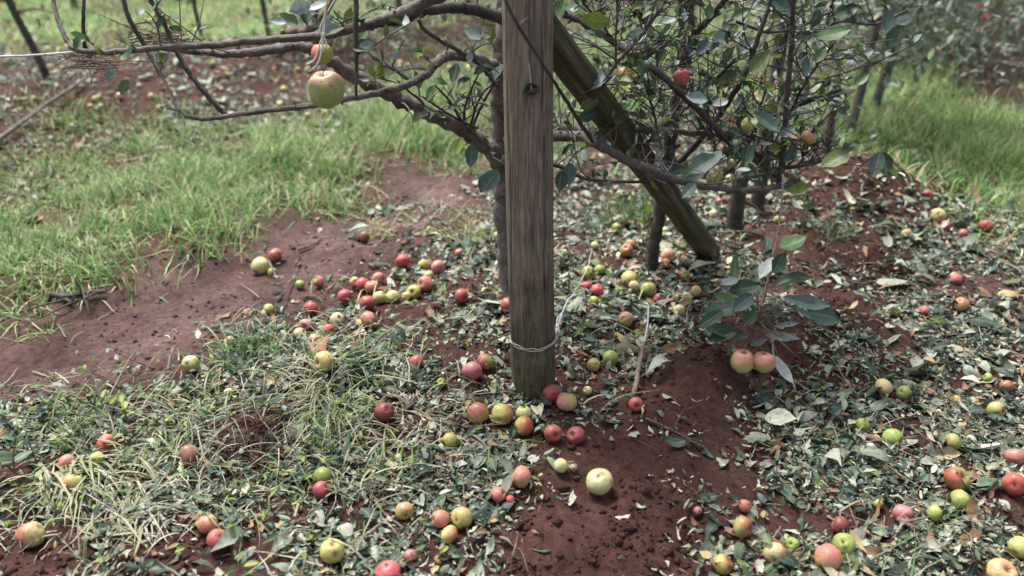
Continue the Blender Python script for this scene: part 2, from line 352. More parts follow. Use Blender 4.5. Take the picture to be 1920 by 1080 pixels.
dry = dry*(.55+.9*np.clip(fbm(x*5, y*5, 33, 4)+.5, 0, 1)); dry = np.maximum(dry, np.clip((np.hypot(x, y)-12)/6, 0, .6))
gr = np.clip(.7*np.exp(-((t_-2.75)/.75)**4)+.7*np.exp(-((t_-7.6)/1.0)**4)+np.clip((np.hypot(x, y)-14)/6, 0, .8), 0, 1)
a = Acc(); nx, ny = len(gx), len(gy); i = np.arange(ny-1)[:, None]*nx; j = np.arange(nx-1)[None, :]
a.add(np.stack([x, y, z], 1), np.stack([i+j, i+j+1, i+nx+j+1, i+nx+j], -1).reshape(-1, 4), None, np.stack([dry, gr, z*0, z*0+1], 1))
tag(a.build('ground', M['soil']), 'bare reddish brown orchard soil with a smooth track', 'ground', kind='structure')

# ------------------------------------------------------------------ wooden post
def rod_frame(p0, p1):
    d = p1-p0; L = np.linalg.norm(d); return d/L, L
pb, pzd = ground_hit(1004, 728); 
ptop_zd = None
hz = np.hypot(pb[0], pb[1]-0)
# vertical-ish axis: raise the foot until it crosses the top of the frame and beyond
def vert_zd(foot, py):        # depth at which the vertical through `foot` crosses image row py
    v = (py-540)/F; k = (CP-v*SP); return foot[1]/k
ztop = vert_zd(pb, -120); top = P(988, -120, ztop)
RB = 41*pzd/F; RT = 46.5*vert_zd(pb, 0)/F
post = empty('wooden_post', (pb[0], pb[1], pb[2])); tag(post, 'thick round weathered grey brown timber post with a green mossy foot', 'post')
foot = pb-np.array([0, 0, .12]); ax, L = rod_frame(foot, top+(top-pb)*.45)
seg, rings = 96, 70; ang = np.arange(seg)*2*math.pi/seg
e1 = np.cross(ax, [0, 1, 0]); e1 /= np.linalg.norm(e1); e2 = np.cross(ax, e1)
V = []; C = []
for k in range(rings+1):
    u = k/rings; c0 = foot+ax*L*u+e1*.004*math.sin(u*5)+e2*.003*math.sin(u*4+1)
    rr = RB+(RT-RB)*u/ .8*.9
    r_ = rr*(1+.032*np.array([float(fbm(np.array([math.cos(q)*1.5+9]), np.array([math.sin(q)*1.5+u*1.6]), 4, 3)[0]) for q in ang]))
    crack = np.zeros(seg)
    for q0, ua, ub, dep, wv in ((-1.75, .18, .68, .0045, .05), (-1.25, .02, .33, .005, .04), (-2.3, .3, .9, .004, .05), (-1.05, .5, .98, .003, .05), (.6, .1, .9, .004, .05), (2.2, .2, .95, .004, .05)):
        if ua < u < ub:
            d = (ang-(q0+.05*math.sin(u*20)+ (math.pi*2)) + math.pi) % (2*math.pi)-math.pi
            crack = np.maximum(crack, np.exp(-(d/.035)**2)*min(1, (u-ua)*12, (ub-u)*12)*dep/.005)
    r_ = r_-crack*.007
    V.append(c0+(np.cos(ang)*r_)[:, None]*e1+(np.sin(ang)*r_)[:, None]*e2)
    cc = 1-.75*crack; C.append(np.stack([cc, cc, cc, cc*0+1], 1))
V = np.concatenate(V+[V[-1].mean(0)[None]]); C = np.concatenate(C+[np.ones((1, 4))])
i = np.arange(rings)[:, None]*seg; j = np.arange(seg)[None, :]; j2 = (j+1) % seg
a = Acc(); a.add(V, np.stack([i+j, i+j2, i+seg+j2, i+seg+j], -1).reshape(-1, 4), [(rings*seg+k, rings*seg+(k+1) % seg, (rings+1)*seg) for k in range(seg)], C)
a.build('shaft', M['post'], post)
def on_post(px, py, out=.004):   # a point on the front skin of the post
    zd = vert_zd(pb, py); c = P(px, py, zd); rr = RB+(RT-RB)*min(1, max(0, (c[2]-pb[2])/1.14))
    cx = P(1004+(988-1004)*(728-py)/848, py, zd)[0]; dx = np.clip((c[0]-cx)/rr, -.98, .98)
    return np.array([c[0], c[1], c[2]])-np.array([0, CP, -SP*0])*(rr*math.sqrt(1-dx*dx)+out)*1.0
# small knots and a split on the front face
for (qx, qy, r0) in ((1010, 448, .006), (982, 228, .005), (1004, 585, .004)):
    a = Acc(); c = on_post(qx, qy, -.004); tube(a, [c, c+np.array([0, -.005, 0])], [r0, r0*.6], 8, 2, .15, col=(.3, .25, .2, 1)); a.build('knot', M['darkbark'], post)
# tie wire round the foot, running away to the right
lo = pb+np.array([0, 0, 0]); hw = vert_zd(pb, 632); cz = P(1000, 632, hw)
tie = empty('tie_wire', on_post(1000, 632)); tag(tie, 'pale wire looped round the foot of the wooden post and pulled off to the right', 'wire')
a = Acc()
cc = pb+(top-pb)*((cz[2]-pb[2])/(top[2]-pb[2])); rr = RB*1.0+.004
for q in range(2):
    th = np.linspace(-.3, 2*math.pi-.3, 40); pts = [cc+np.array([math.cos(t)*rr*1.02, math.sin(t)*rr*1.02, -.004+q*.006+.02*max(0, math.cos(t))**2]) for t in th]
    tube(a, np.array(pts)+rng.normal(0, .0012, (40, 3)), .0017, 6, 2)
a.build('loop', M['string'], tie)
a = Acc(); w0 = cc+np.array([rr*.85, -rr*.5, .01]); 
tube(a, [w0, P(1045, 603, pzd*.985), P(1058, 578, pzd*1.0), P(1072, 556, pzd*1.05), P(1098, 510, pzd*1.16), P(1110, 470, pzd*1.25)], [.0022, .003, .0036, .003, .0016, .0012], 6, 5, .1, .5)
tube(a, [w0, P(1048, 606, pzd*.98), P(1066, 562, pzd*1.0), P(1085, 552, pzd*1.02), P(1098, 545, pzd*1.03)], [.002, .003, .004, .003, .001], 6, 5)
a.build('strand', M['net'], tie)
# hanging string with a shrivelled leaf on the post front
hs_ = empty('hanging_string', on_post(988, 95)); tag(hs_, 'thin pale string hanging down the front of the post, holding a shrivelled leaf', 'string')
a = Acc(); tube(a, [on_post(985, 115, .006), on_post(988, 96, .004), on_post(992, 118, .008), on_post(994, 140, .010), on_post(995, 158, .012)], .0019, 5, 4); a.build('strand', M['string'], hs_)
def leaf_one(acc, px, py, zd, lpx, angle, colr, tilt=.3, torn=.06, wr=.62, fold=.35, curl=.25, tow=0.0):
    """a single leaf centred on an image spot at depth zd; angle = direction of the tip in the picture, degrees anticlockwise"""
    Lm = lpx*zd/F; th = R(angle); right = np.array([1., 0, 0]); up = np.array([0, SP, CP]); fwd = np.array([0, CP, -SP])
    d = right*math.cos(th)+up*math.sin(th)+fwd*tow; d /= np.linalg.norm(d)
    nr = -fwd*(1-tilt)+np.array([0, 0, 1.])*tilt+rng.normal(0, .25, 3)
    c = P(px, py, zd)-d*Lm/2
    leaves(acc, c[None], d[None], nr[None], np.array([Lm]), np.array([Lm*wr]), fold, curl, np.array([colr]), torn, True)
    return c
a = Acc()
q = on_post(994, 175, .02); qz = proj(q)[2]
leaf_one(a, 992, 173, qz, 30, 200, (.03, .045, .02), 0, .1, .9, 1.1, .9); leaf_one(a, 1003, 168, qz, 20, -20, (.07, .09, .04), 0, .1, .9, .9, .5)
leaf_one(a, 977, 128, qz, 26, 100, (.05, .085, .025), 0, .05, .6); leaf_one(a, 986, 148, qz, 22, 170, (.10, .12, .09), 0, .05, .6)
a.build('dry_leaf', M['leaf'], hs_)

# ------------------------------------------------------------------ diagonal brace
bf, bzd = ground_hit(1340, 470); bt = np.array([pb[0], pb[1], 0])+np.array([RD[0]*.02, RD[1]*.02, 0]); 
bt3 = P(1030, 80, vert_zd(pb, 80)*1.0)+np.array([0, .09, 0])
br = empty('wooden_brace', bf); tag(br, 'squared mossy timber strut sloping from the post down to the ground', 'brace')
a = Acc(); d = bf-np.array([0, 0, .04])-bt3; bt3 = bt3-d/np.linalg.norm(d)*.16; d = bf-np.array([0, 0, .04])-bt3; Lb = np.linalg.norm(d)+.06; d /= np.linalg.norm(d)
sdv = np.array([-RN[0], -RN[1], 0]); sdv -= d*(sdv@d); sdv /= np.linalg.norm(sdv); upv = np.cross(sdv, d); upv *= np.sign(upv[2])
prof = []; hw_, hh_ = .038, .031
for (cx, cy) in ((-1, -1), (1, -1), (1, 1), (-1, 1)):
    for k in range(5):
        prof.append((cx, cy))
pr = []
for (x0, y0), (x1, y1) in zip(((-1, -1), (1, -1), (1, 1), (-1, 1)), ((1, -1), (1, 1), (-1, 1), (-1, -1))):
    for k in range(6): u = .04+.92*k/5; pr.append((x0+(x1-x0)*u, y0+(y1-y0)*u))
pr = np.array(pr); ns = len(pr); NR = 26
V = []
for k in range(NR+1):
    u = k/NR; c0 = bt3+d*Lb*u+upv*.006*math.sin(u*3)
    wob = 1+rng.normal(0, .018, ns); groove = np.where((np.abs(pr[:, 1]-.15) < .12) & (pr[:, 0] > .9), .90, 1.0)
    V.append(c0+(pr[:, 0]*hw_*wob*groove)[:, None]*sdv+(pr[:, 1]*hh_*wob)[:, None]*upv)
V = np.concatenate(V+[V[0].mean(0)[None], V[-1].mean(0)[None]]); i = np.arange(NR)[:, None]*ns; j = np.arange(ns)[None, :]; j2 = (j+1) % ns
# rotate so that the timber's long axis is local z for the grain
zax = Vector(d); xax = Vector(sdv); yax = Vector(np.cross(d, sdv)); Mx = Matrix((xax, yax, zax)).transposed().to_4x4()
loc = V-bf; loc = np.stack([loc@sdv, loc@np.cross(d, sdv), loc@d], 1)
a.add(loc, np.stack([i+j, i+j2, i+ns+j2, i+ns+j], -1).reshape(-1, 4), [(V.shape[0]-2, (k+1) % ns, k) for k in range(ns)]+[(V.shape[0]-1, NR*ns+k, NR*ns+(k+1) % ns) for k in range(ns)])
o = a.build('beam', M['brace'], None, True, np.zeros(3)); o.parent = br; o.matrix_local = Mx

# ------------------------------------------------------------------ trees drawn limb by limb
GREEN = {0: (.030, .062, .032), 1: (.20, .26, .245), 2: (.17, .235, .035), 3: (.075, .14, .055), 4: (.055, .10, .085), 5: (.10, .13, .045), 6: (.42, .46, .42)}
def leaf_cols(n, far=False):
    if far: return np.array([(.09, .14, .09), (.17, .21, .15), (.27, .31, .24), (.38, .40, .33), (.15, .21, .08)])[rng.choice(5, n, p=[.25, .28, .22, .13, .12])]*(1+rng.normal(0, .15, (n, 1)))
    k = rng.choice(7, n, p=[.18, .18, .10, .28, .14, .10, .02]); c = np.array([GREEN[q] for q in k]); return c*(1+rng.normal(0, .15, (n, 1)))
def limb(tree, mat, poly, zds, wpx, name='branch', twigs=0, tl=.16, leafn=3, fol=None, tw=None, ll=(.025, .055), rough=.05):
    """poly: picture points along the limb; zds: depth at its two ends (or per point); wpx: width in photo pixels at its ends"""
    n = len(poly); zd = np.interp(np.linspace(0, 1, n), np.linspace(0, 1, len(zds)), zds); wp = np.interp(np.linspace(0, 1, n), np.linspace(0, 1, len(wpx)), wpx)
    pts = [P(q[0], q[1], z_) for q, z_ in zip(poly, zd)]; rad = wp*zd/F/2
    a = Acc(); p, r = tube(a, pts, rad, 10, 7, rough, .12)
    if wp[0] > 13:
        for k in range(max(3, len(p)//7)):
            i = rng.integers(2, len(p)-2); d = rng.normal(0, 1, 3); d /= np.linalg.norm(d); L_ = r[i]*rng.uniform(1.2, 2.4); tube(a, [p[i], p[i]+d*L_*.6, p[i]+d*L_+[0, 0, .002]], [r[i]*.5, r[i]*.34, r[i]*.22], 6, 3, .15, .2)
    if twigs and tw is not None:
        for k in range(twigs):
            i = rng.integers(1, len(p)-1); grow_twig(p[i], r[i], tl, leafn, fol, a, ll)
    a.build(name, mat, tree); return p, r
def grow_twig(p0, r0, tl, leafn, fol, tw, ll=(.025, .055)):
    d = rng.normal(0, 1, 3); d[2] = abs(d[2])*.9+.1; d /= np.linalg.norm(d); L = tl*rng.uniform(.4, 1.3)
    e = rng.normal(0, .25, 3); pts = [p0, p0+d*L*.35, p0+(d+e*.5)*L*.7, p0+(d+e)*L]
    q, _ = tube(tw, pts, [min(r0*.5, .0028), .0022, .0016, .001], 5, 3, 0, .2)
    n = rng.poisson(leafn)
    if fol is not None and rng.random() < .5: e2 = q[len(q)//2]; d2 = d+rng.normal(0, .7, 3); tube(tw, [e2, e2+d2*L*.25, e2+d2*L*.5+rng.normal(0, .01, 3)], [.0016, .0013, .0008], 5, 3, 0, .2)
    if n and fol is not None:
        i = rng.integers(len(q)//3, len(q), n); dv = d+rng.normal(0, .8, (n, 3)); dv[:, 2] -= .35
        Ls = rng.uniform(*ll, n); leaves(fol, q[i], dv, np.array([0, 0, 1.])+rng.normal(0, .6, (n, 3)), Ls, Ls*rng.uniform(.42, .68, n), rng.uniform(0, .9, n), rng.uniform(-1.1, .8, n), leaf_cols(n), rng.uniform(0, .3, n))
# --- tree behind the post
tf, tzd = ground_hit(957, 560); tA = empty('apple_tree', tf); tag(tA, 'apple tree close behind the wooden post with bare limbs reaching left and an apple string', 'apple tree')
folA, twA = Acc(), Acc()
def vz(py): return vert_zd(tf, py)
trunk = [(960, 600), (953, 500), (949, 420), (945, 340), (941, 260), (939, 190), (937, 130), (945, 60), (952, -40), (955, -200)]
limb(tA, M['bark'], trunk, [vz(600), vz(420), vz(260), vz(130), vz(-40)*1.02], [42, 40, 38, 36, 30], 'trunk', 6, .16, 3, folA, twA)
T = vz(130)
limb(tA, M['bark'], [(938, 310), (915, 275), (870, 245), (800, 210), (745, 183), (690, 155), (640, 127), (600, 98), (560, 88), (500, 96), (430, 101), (375, 97), (320, 92)], [vz(300), 2.45, 2.3, 2.25, 2.3], [31, 31, 30, 27, 22, 18, 14, 11], 'branch', 12, .2, 2, folA, twA)
limb(tA, M['bark'], [(960, -60), (880, -30), (800, 2), (740, 30), (690, 47), (650, 56), (600, 68), (540, 72), (470, 78), (390, 85), (300, 90), (220, 97), (165, 97), (140, 92), (128, 80), (112, 45), (100, 0), (92, -60)], [2.1, 2.05, 2.1, 2.15, 2.2], [23, 22, 20, 18, 15, 13, 12, 10, 9, 8, 6], 'branch', 12, .13, 2, folA, twA)
limb(tA, M['darkbark'], [(950, 38), (905, 22), (850, 14), (800, 20), (760, 36), (725, 40), (700, 46)], [T*.96, 2.15, 2.12], [24, 22, 19, 15], 'branch', 6, .15, 2, folA, twA)
limb(tA, M['bark'], [(940, 135), (915, 120), (885, 108), (850, 104), (825, 113), (800, 138), (770, 156), (720, 172), (660, 184), (580, 198), (500, 208), (425, 218), (385, 223), (350, 217), (330, 196), (318, 170), (280, 100), (232, 10), (225, -40)], [T, 2.15, 2.1, 2.15, 2.2], [23, 22, 19, 17, 14, 12, 10, 9, 7, 6, 5, 4], 'branch', 10, .14, 2, folA, twA)
limb(tA, M['darkbark'], [(425, 219), (395, 185), (365, 150), (335, 105), (310, 50), (282, -5), (270, -50)], [2.18, 2.12], [11, 9, 7], 'branch', 3, .1, 1, folA, twA)
limb(tA, M['darkbark'], [(300, 140), (285, 110), (262, 70), (240, 30), (228, -20)], [2.2, 2.15], [6, 9, 8], 'branch')
limb(tA, M['darkbark'], [(165, 96), (157, 80), (156, 40), (158, -20)], [2.2, 2.15], [9, 7, 6], 'branch')
limb(tA, M['twig'], [(562, 62), (590, 50), (612, 22), (635, -20)], [2.12, 2.05], [14, 12, 10], 'branch')
limb(tA, M['twig'], [(530, 62), (545, 60), (565, 58), (580, 60)], [2.14, 2.12], [14, 18, 16], 'branch')
limb(tA, M['darkbark'], [(784, 36), (800, 60), (850, 90), (885, 110), (905, 128), (935, 165)], [2.05, 2.2], [7, 9, 6], 'branch', 3, .1, 2, folA, twA)
limb(tA, M['darkbark'], [(668, -10), (667, 60), (668, 120), (668, 180)], [2.0, 2.06], [11, 9, 5], 'branch', 2, .1, 2, folA, twA)
limb(tA, M['darkbark'], [(700, 105), (740, 130), (770, 152)], [2.2, 2.15], [10, 7], 'branch', 2, .1, 2, folA, twA)
for poly in ([(870, 235), (850, 200), (835, 180), (815, 160)], [(870, 235), (872, 200), (885, 165), (897, 140)], [(885, 240), (905, 195), (925, 160), (945, 130)], [(880, 250), (888, 215), (905, 175), (935, 150)], [(880, 250), (855, 210), (838, 190)], [(800, 210), (790, 190), (765, 170), (745, 150)], [(895, 240), (860, 225), (820, 200), (790, 180)]):
    limb(tA, M['darkbark'], poly, [2.4, 2.2], [6, 3], 'branch', 2, .08, 2, folA, twA)
# limbs to the right of the post
limb(tA, M['bark'], [(950, 262), (1040, 255), (1090, 256), (1120, 270), (1180, 302), (1255, 332), (1330, 350), (1400, 357), (1465, 349), (1498, 336)], [vz(250), 2.35, 2.4, 2.5], [22, 20, 18, 15, 12, 10], 'branch', 26, .2, 4, folA, twA, (.012, .046))
limb(tA, M['bark'], [(945, 250), (1040, 240), (1120, 248), (1200, 244), (1290, 248), (1360, 256)], [vz(250)*1.02, 2.5, 2.6], [16, 14, 12, 9], 'branch', 12, .2, 4, folA, twA)
limb(tA, M['darkbark'], [(950, 20), (1045, 22), (1100, 45), (1160, 85), (1210, 116), (1280, 178), (1330, 228), (1360, 262), (1420, 305), (1460, 335)], [T, 2.35, 2.5], [18, 16, 14, 12, 9, 7], 'branch', 26, .2, 4, folA, twA, (.012, .046))
limb(tA, M['darkbark'], [(950, 300), (1045, 310), (1090, 332), (1160, 340), (1230, 342)], [vz(300), 2.6], [12, 8, 5], 'branch', 8, .15, 4, folA, twA)
limb(tA, M['darkbark'], [(1112, 268), (1075, 210), (1040, 155), (1005, 100), (970, 45), (943, -10), (925, -60)], [2.36, 2.1, 1.72, 1.55, 1.5], [8, 7, 6, 6, 5], 'branch', 1, .05, 0, folA, twA)
for (px, py, l, an, ck) in ((927, 147, 50, 240, 4), (853, 140, 40, 260, 0), (807, 177, 32, 250, 3), (897, 133, 26, 220, 0), (880, 110, 22, 260, 1), (683, 66, 34, 250, 3), (686, 86, 46, 10, 0), (690, 84, 30, 5, 1), (883, 63, 38, 150, 1), (917, 342, 52, 235, 4), (883, 295, 44, 265, 4), (860, 275, 34, 250, 2), (655, 30, 34, 80, 5), (722, 60, 26, 260, 5), (232, 165, 32, 250, 3), (207, 140, 30, 260, 1), (600, 10, 40, 20, 6), (520, 40, 32, 170, 1), (905, 345, 40, 250, 4), (780, 222, 26, 230, 5), (845, 205, 28, 200, 0), (560, 15, 44, 200, 1), (540, 35, 40, 150, 3), (310, 108, 34, 260, 1)):
    leaf_one(folA, px, py, rng.uniform(2.0, 2.25), l, an, GREEN[ck])
folA.build('foliage', M['leaf'], tA)
# --- tree to the right of the brace
fB, zB = ground_hit(1222, 508); tB = empty('apple_tree', fB); tag(tB, 'leafy apple tree with a slim dark stem standing beside the diagonal brace', 'apple tree')
folB, twB = Acc(), Acc()
def vb(py): return vert_zd(fB, py)
limb(tB, M['darkbark'], [(1222, 520), (1224, 470), (1236, 400), (1250, 310), (1262, 240), (1270, 190), (1280, 135), (1289, 90), (1292, 0), (1294, -90)], [vb(520), vb(400), vb(240), vb(90), vb(-90)], [26, 23, 22, 24, 24, 22], 'trunk', 12, .2, 4, folB, twB)
zz = vb(150)
for poly, z_, wd in (
    ([(1240, 300), (1270, 160), (1277, 60), (1276, 0), (1274, -50)], (2.95, 2.6), (11, 12)), ([(1296, 68), (1325, 40), (1357, 3), (1380, -40)], (zz, 2.3), (14, 10)),
    ([(1230, 345), (1280, 297), (1330, 240), (1363, 195), (1390, 150), (1407, 110), (1425, 60), (1442, 10), (1455, -40)], (2.9, 2.4, 2.3), (12, 11, 10, 8)),
    ([(1463, 340), (1470, 260), (1478, 160), (1484, 70), (1487, -5), (1488, -60)], (2.5, 2.3), (13, 10, 8)),
    ([(1440, 290), (1483, 207), (1513, 150), (1545, 105), (1567, 77)], (2.6, 2.4), (5, 4)), ([(1370, 250), (1447, 220), (1510, 192), (1577, 167)], (2.7, 2.5), (9, 8)),
    ([(1236, 245), (1290, 200), (1340, 150), (1380, 110)], (2.8, 2.4), (7, 6)), ([(1123, 173), (1153, 123), (1197, 73), (1225, 35), (1252, -5)], (2.2, 2.1), (8, 7, 6)),
    ([(1155, 128), (1154, 80), (1157, 30), (1156, -20)], (2.18, 2.1), (5, 4)), ([(1207, 147), (1220, 190), (1233, 247), (1240, 280)], (2.4, 2.4), (6, 5)),
    ([(1193, 293), (1225, 255), (1262, 213), (1300, 150)], (2.5, 2.6), (7, 6)), ([(1280, 187), (1323, 213), (1357, 250), (1437, 317), (1457, 333)], (2.6, 2.5), (9, 7)),
    ([(1340, 345), (1395, 290), (1420, 215), (1440, 160)], (2.6, 2.4), (5, 4)), ([(1080, 160), (1130, 175), (1200, 178), (1260, 165)], (2.5, 2.7), (5, 4)),
    ([(1090, 0), (1110, 25), (1140, 60)], (2.3, 2.3), (5, 4)), ([(1180, -10), (1200, 25), (1215, 50)], (2.4, 2.4), (6, 5)), ([(1240, 70), (1230, 130), (1220, 190)], (2.5, 2.5), (6, 4)),
    ([(1503, 310), (1507, 280), (1510, 262)], (2.5, 2.5), (5, 4)), ([(1430, 318), (1500, 312), (1556, 298)], (2.5, 2.45), (7, 5)), ([(1210, 110), (1250, 85), (1300, 90), (1330, 100)], (2.4, 2.5), (6, 5)),
    ([(1500, 180), (1540, 150), (1600, 130), (1650, 100)], (2.6, 2.8), (5, 4)), ([(1530, 60), (1580, 40), (1640, 45), (1700, 20)], (2.6, 2.8), (6, 5)), ([(1380, 40), (1440, 60), (1500, 50), (1560, 20)], (2.5, 2.5), (6, 5)), ([(1320, 335), (1340, 280), (1330, 230)], (2.5, 2.5), (5, 4))):
    limb(tB, M['darkbark'], poly, z_, wd, 'branch', 14, .2, 4.4, folB, twB, (.012, .046))
for (px, py, l, an, ck) in ((1112, 38, 54, 172, 2), (1117, 155, 72, 222, 1), (1197, 68, 50, 20, 1), (1154, 201, 30, 30, 6), (1193, 123, 46, -5, 2), (1155, 107, 30, 30, 2), (1103, 197, 40, 210, 5), (1130, 200, 34, 240, 0), (1097, 220, 40, 200, 4), (1127, 264, 40, 200, 4), (1177, 281, 46, 190, 0), (1050, 152, 34, 180, 5),
    (1067, 330, 46, 265, 4), (1050, 342, 42, 260, 0), (1046, 20, 52, 60, 3), (1075, 15, 40, 30, 1), (1503, 69, 38, 190, 0), (1567, 64, 66, 12, 3), (1510, 128, 34, 270, 4), (1303, 184, 44, 170, 1), (1348, 194, 34, 200, 6), (1363, 107, 34, 250, 3), (1370, 147, 58, 30, 5), (1360, 68, 48, 15, 1), (1400, 84, 44, 40, 1), (1427, 113, 54, 50, 5), (1440, 232, 60, -40, 4),
    (1470, 168, 34, 240, 0), (1463, 12, 54, -40, 4), (1663, 43, 44, 260, 4), (1697, 37, 34, 10, 1), (1677, 67, 50, 60, 0), (1527, 38, 40, 240, 0), (1603, 70, 34, 0, 1), (1413, 335, 60, -35, 4), (1313, 312, 66, 215, 4), (1337, 302, 44, 230, 1), (1497, 352, 48, 5, 2), (1573, 297, 66, 25, 5), (1643, 312, 50, 255, 4), (1660, 310, 48, 280, 0), (1450, 280, 34, 190, 2), (1400, 293, 44, 260, 0),
    (1617, 147, 36, 40, 3), (1440, 163, 28, 190, 2), (1297, 330, 46, 200, 4), (1237, 105, 34, 250, 0), (1252, 40, 30, 200, 1), (1330, 20, 30, 90, 3), (1316, 90, 36, 230, 4), (1340, 75, 40, 200, 1), (1220, 15, 30, 80, 2), (1190, 140, 26, 200, 2), (1290, 360, 40, 230, 4), (1270, 320, 40, 200, 0), (1480, 290, 40, 230, 4), (1475, 250, 34, 220, 1), (1390, 25, 36, 30, 3), (1540, 100, 36, 60, 3), (1590, 20, 50, 20, 0), (1620, 100, 34, 200, 1)):
    leaf_one(folB, px, py, rng.uniform(2.2, 2.6), l, an, GREEN[ck])
folB.build('foliage', M['leaf'], tB)

# --- the rest of the row and the next row over
def row_tree(foot, h, lean, rad, nl, lz, spread, label, group, limbs=7, ls=.05, mat='bark', forked=False, far=False, lowz=(.05, .95)):
    t = empty('apple_tree', foot); tag(t, label, 'apple tree', group)
    a = Acc(); p, r = tube(a, [foot-np.array([0, 0, .05]), foot+np.array([lean[0]*.3, lean[1]*.3, h*.3]), foot+np.array([lean[0]*.6, lean[1]*.6, h*.62]), foot+np.array([*lean, h])], [rad*1.15, rad, rad*.8, rad*.35], 10, 6, .05, .12)
    if forked: tube(a, [p[2], p[2]+np.array([.05, .02, .12]), p[2]+np.array([.14, .02, h*.4]), p[2]+np.array([.25, 0, h*.75])], [rad*.8, rad*.75, rad*.6, rad*.3], 9, 5, .05, .12)
    a.build('trunk', M[mat], t); fo = Acc(); q = [p[len(p)//3:]]
    for k in range(limbs):
        i = rng.integers(len(p)//4, len(p)-1); an = rng.uniform(0, 6.28); L = spread*rng.uniform(.5, 1.1)
        e = p[i]+np.array([math.cos(an)*L, math.sin(an)*L, rng.uniform(-.25, .35)*L]); mid = (p[i]+e)/2+np.array([0, 0, L*.12])
        tw = Acc(); pp, _ = tube(tw, [p[i], mid, e], [rad*.42, rad*.3, rad*.12], 6, 5, .04, .15); q.append(pp)
        for kk in range(6):
            u = pp[rng.integers(3, len(pp))]; grow_twig(u, .004, .2, 0, None, tw)
        tw.build('branch', M['twig'], t)
    q = np.concatenate(q); 
    if nl:
        c = q[rng.integers(0, len(q), nl)]+rng.normal(0, 1, (nl, 3))*np.array([.14, .14, .13]); low = (rng.random(nl) < .55) if far else np.zeros(nl, bool); c[low, :2] = foot[:2]+rng.normal(0, spread*.6, (low.sum(), 2)); c[low, 2] = foot[2]+rng.uniform(*lowz, low.sum()); c[:, 2] = np.maximum(c[:, 2], H(c[:, 0], c[:, 1])+.05)
        keep = fbm(c[:, 0]*5+c[:, 2]*3, c[:, 1]*5, 77, 2)+rng.normal(0, .25, nl) > -.25; c = c[keep]; n = len(c)
        dv = rng.normal(0, 1, (n, 3)); dv[:, 2] -= .6; Ls = rng.uniform(.55, 1.25, n)*ls
        leaves(fo, c, dv, np.array([0, 0, 1.])+rng.normal(0, .7, (n, 3)), Ls, Ls*.58, rng.uniform(.1, .6, n), rng.uniform(-.5, .4, n), leaf_cols(n, far), rng.uniform(0, .3, n))
        fo.build('foliage', M['leaf'], t)
    return t
def rp(s, t): 
    x, y = BX+s*RD[0]+t*RN[0], BY+s*RD[1]+t*RN[1]; return np.array([x, y, float(H(x, y))])
def gp(px, py): return ground_hit(px, py)[0]
GR1 = 'apple trees further along the row'; GR2 = 'bare young trees in the next row'
row_tree(gp(1420, 395), 1.9, (.0, .05), .028, 380, 0, .45, 'dark slim apple trunk just beyond the foot of the brace', GR1, 6, .05, 'darkbark')
row_tree(gp(1592, 248), 1.8, (.16, .1), .024, 2000, 0, .5, 'apple tree with a pale leaning trunk at the left edge of the right grass patch', GR1, 8, .055, far=True, lowz=(.42, 1.2))
row_tree(gp(1638, 205), 1.9, (.2, .1), .026, 2400, 0, .6, 'forked pale trunk apple tree behind the leaning one above the right grass', GR1, 9, .055, 'bark', True, far=True, lowz=(.36, 1.2))
for k, s in enumerate((5.2, 6.0, 6.9, 7.8, 8.9, 10.2, 12)):
    row_tree(rp(s, rng.normal(0.1, .15)), 1.9, rng.normal(0, .12, 2), .035, 2600, 0, .8, 'blurred leafy apple tree in the far part of the row at upper right', GR1, 11, .062, far=True)
for (px, py, dx, lab, rd) in ((95, 148, -.42, 'bare dark trunk leaning left beside the next row, nearest the left edge', .026), (378, 78, -.03, 'thin upright bare trunk on the far grass left of the hanging apple', .02), (505, 68, -.1, 'thin bare trunk on the far grass just left of the tied branch fork', .022)):
    row_tree(gp(px, py), 1.5, (dx, .0), rd, 20, 0, .35, lab, GR2, 4, .05, 'darkbark')
for s in (3.2, 4.3, 5.4, 6.6):
    row_tree(rp(s, 4.6), 1.7, rng.normal(0, .1, 2), .03, 1100, 0, .6, 'distant apple tree of the next row seen through the branches', GR2, 7, .06, far=True)
for s in (2, 3.5, 5, 6.5, 8, 10):
    row_tree(rp(s, 9.4+rng.normal(0, .1)), 1.8, rng.normal(0, .1, 2), .035, 500, 0, .6, 'far apple tree two rows over beyond the second grass strip', GR2, 7, .07)
# stakes and sticks
a = Acc(); q = gp(1375, 432); tube(a, [q-[0, 0, .05], q+[0, 0, .13], q+[.005, 0, .26]], [.034, .034, .031], 12, 5, .05); tag(a.build('wooden_stake', M['darkbark'], None, True, q), 'short thick dark stump of a stake just right of the brace foot', 'stake')
q = gp(1548, 285); stk = empty('wooden_stake', q); tag(stk, 'slim dark stake bound with grey string behind the right hand branches', 'stake')
a = Acc(); tube(a, [q-[0, 0, .05], q+[.0, 0, .2], q+[-.01, 0, .44]], [.026, .024, .022], 10, 5, .05); a.build('shaft', M['darkbark'], stk)
a = Acc(); th = np.linspace(0, 30, 90); tube(a, [q+np.array([math.cos(t)*.03, math.sin(t)*.03, .26+.004*t]) for t in th], .0025, 4, 1); tube(a, [q+[-.03, -.02, .36], q+[-.07, -.04, .33], q+[-.06, -.03, .2], q+[-.02, -.03, .26]], .002, 4, 4); a.build('string_binding', M['net'], stk)
a = Acc(); q0, q1 = gp(0, 277), gp(180, 152); q0 = q0+(q0-q1)*.3; tube(a, [q0+[0, 0, .03], (q0+q1)/2+[0, 0, .06], q1+[0, 0, .06]], [.014, .013, .009], 8, 6, .04, .1); tag(a.build('stick', M['bark'], None, True, q0), 'long pale stick lying on the red soil at the left edge', 'stick')
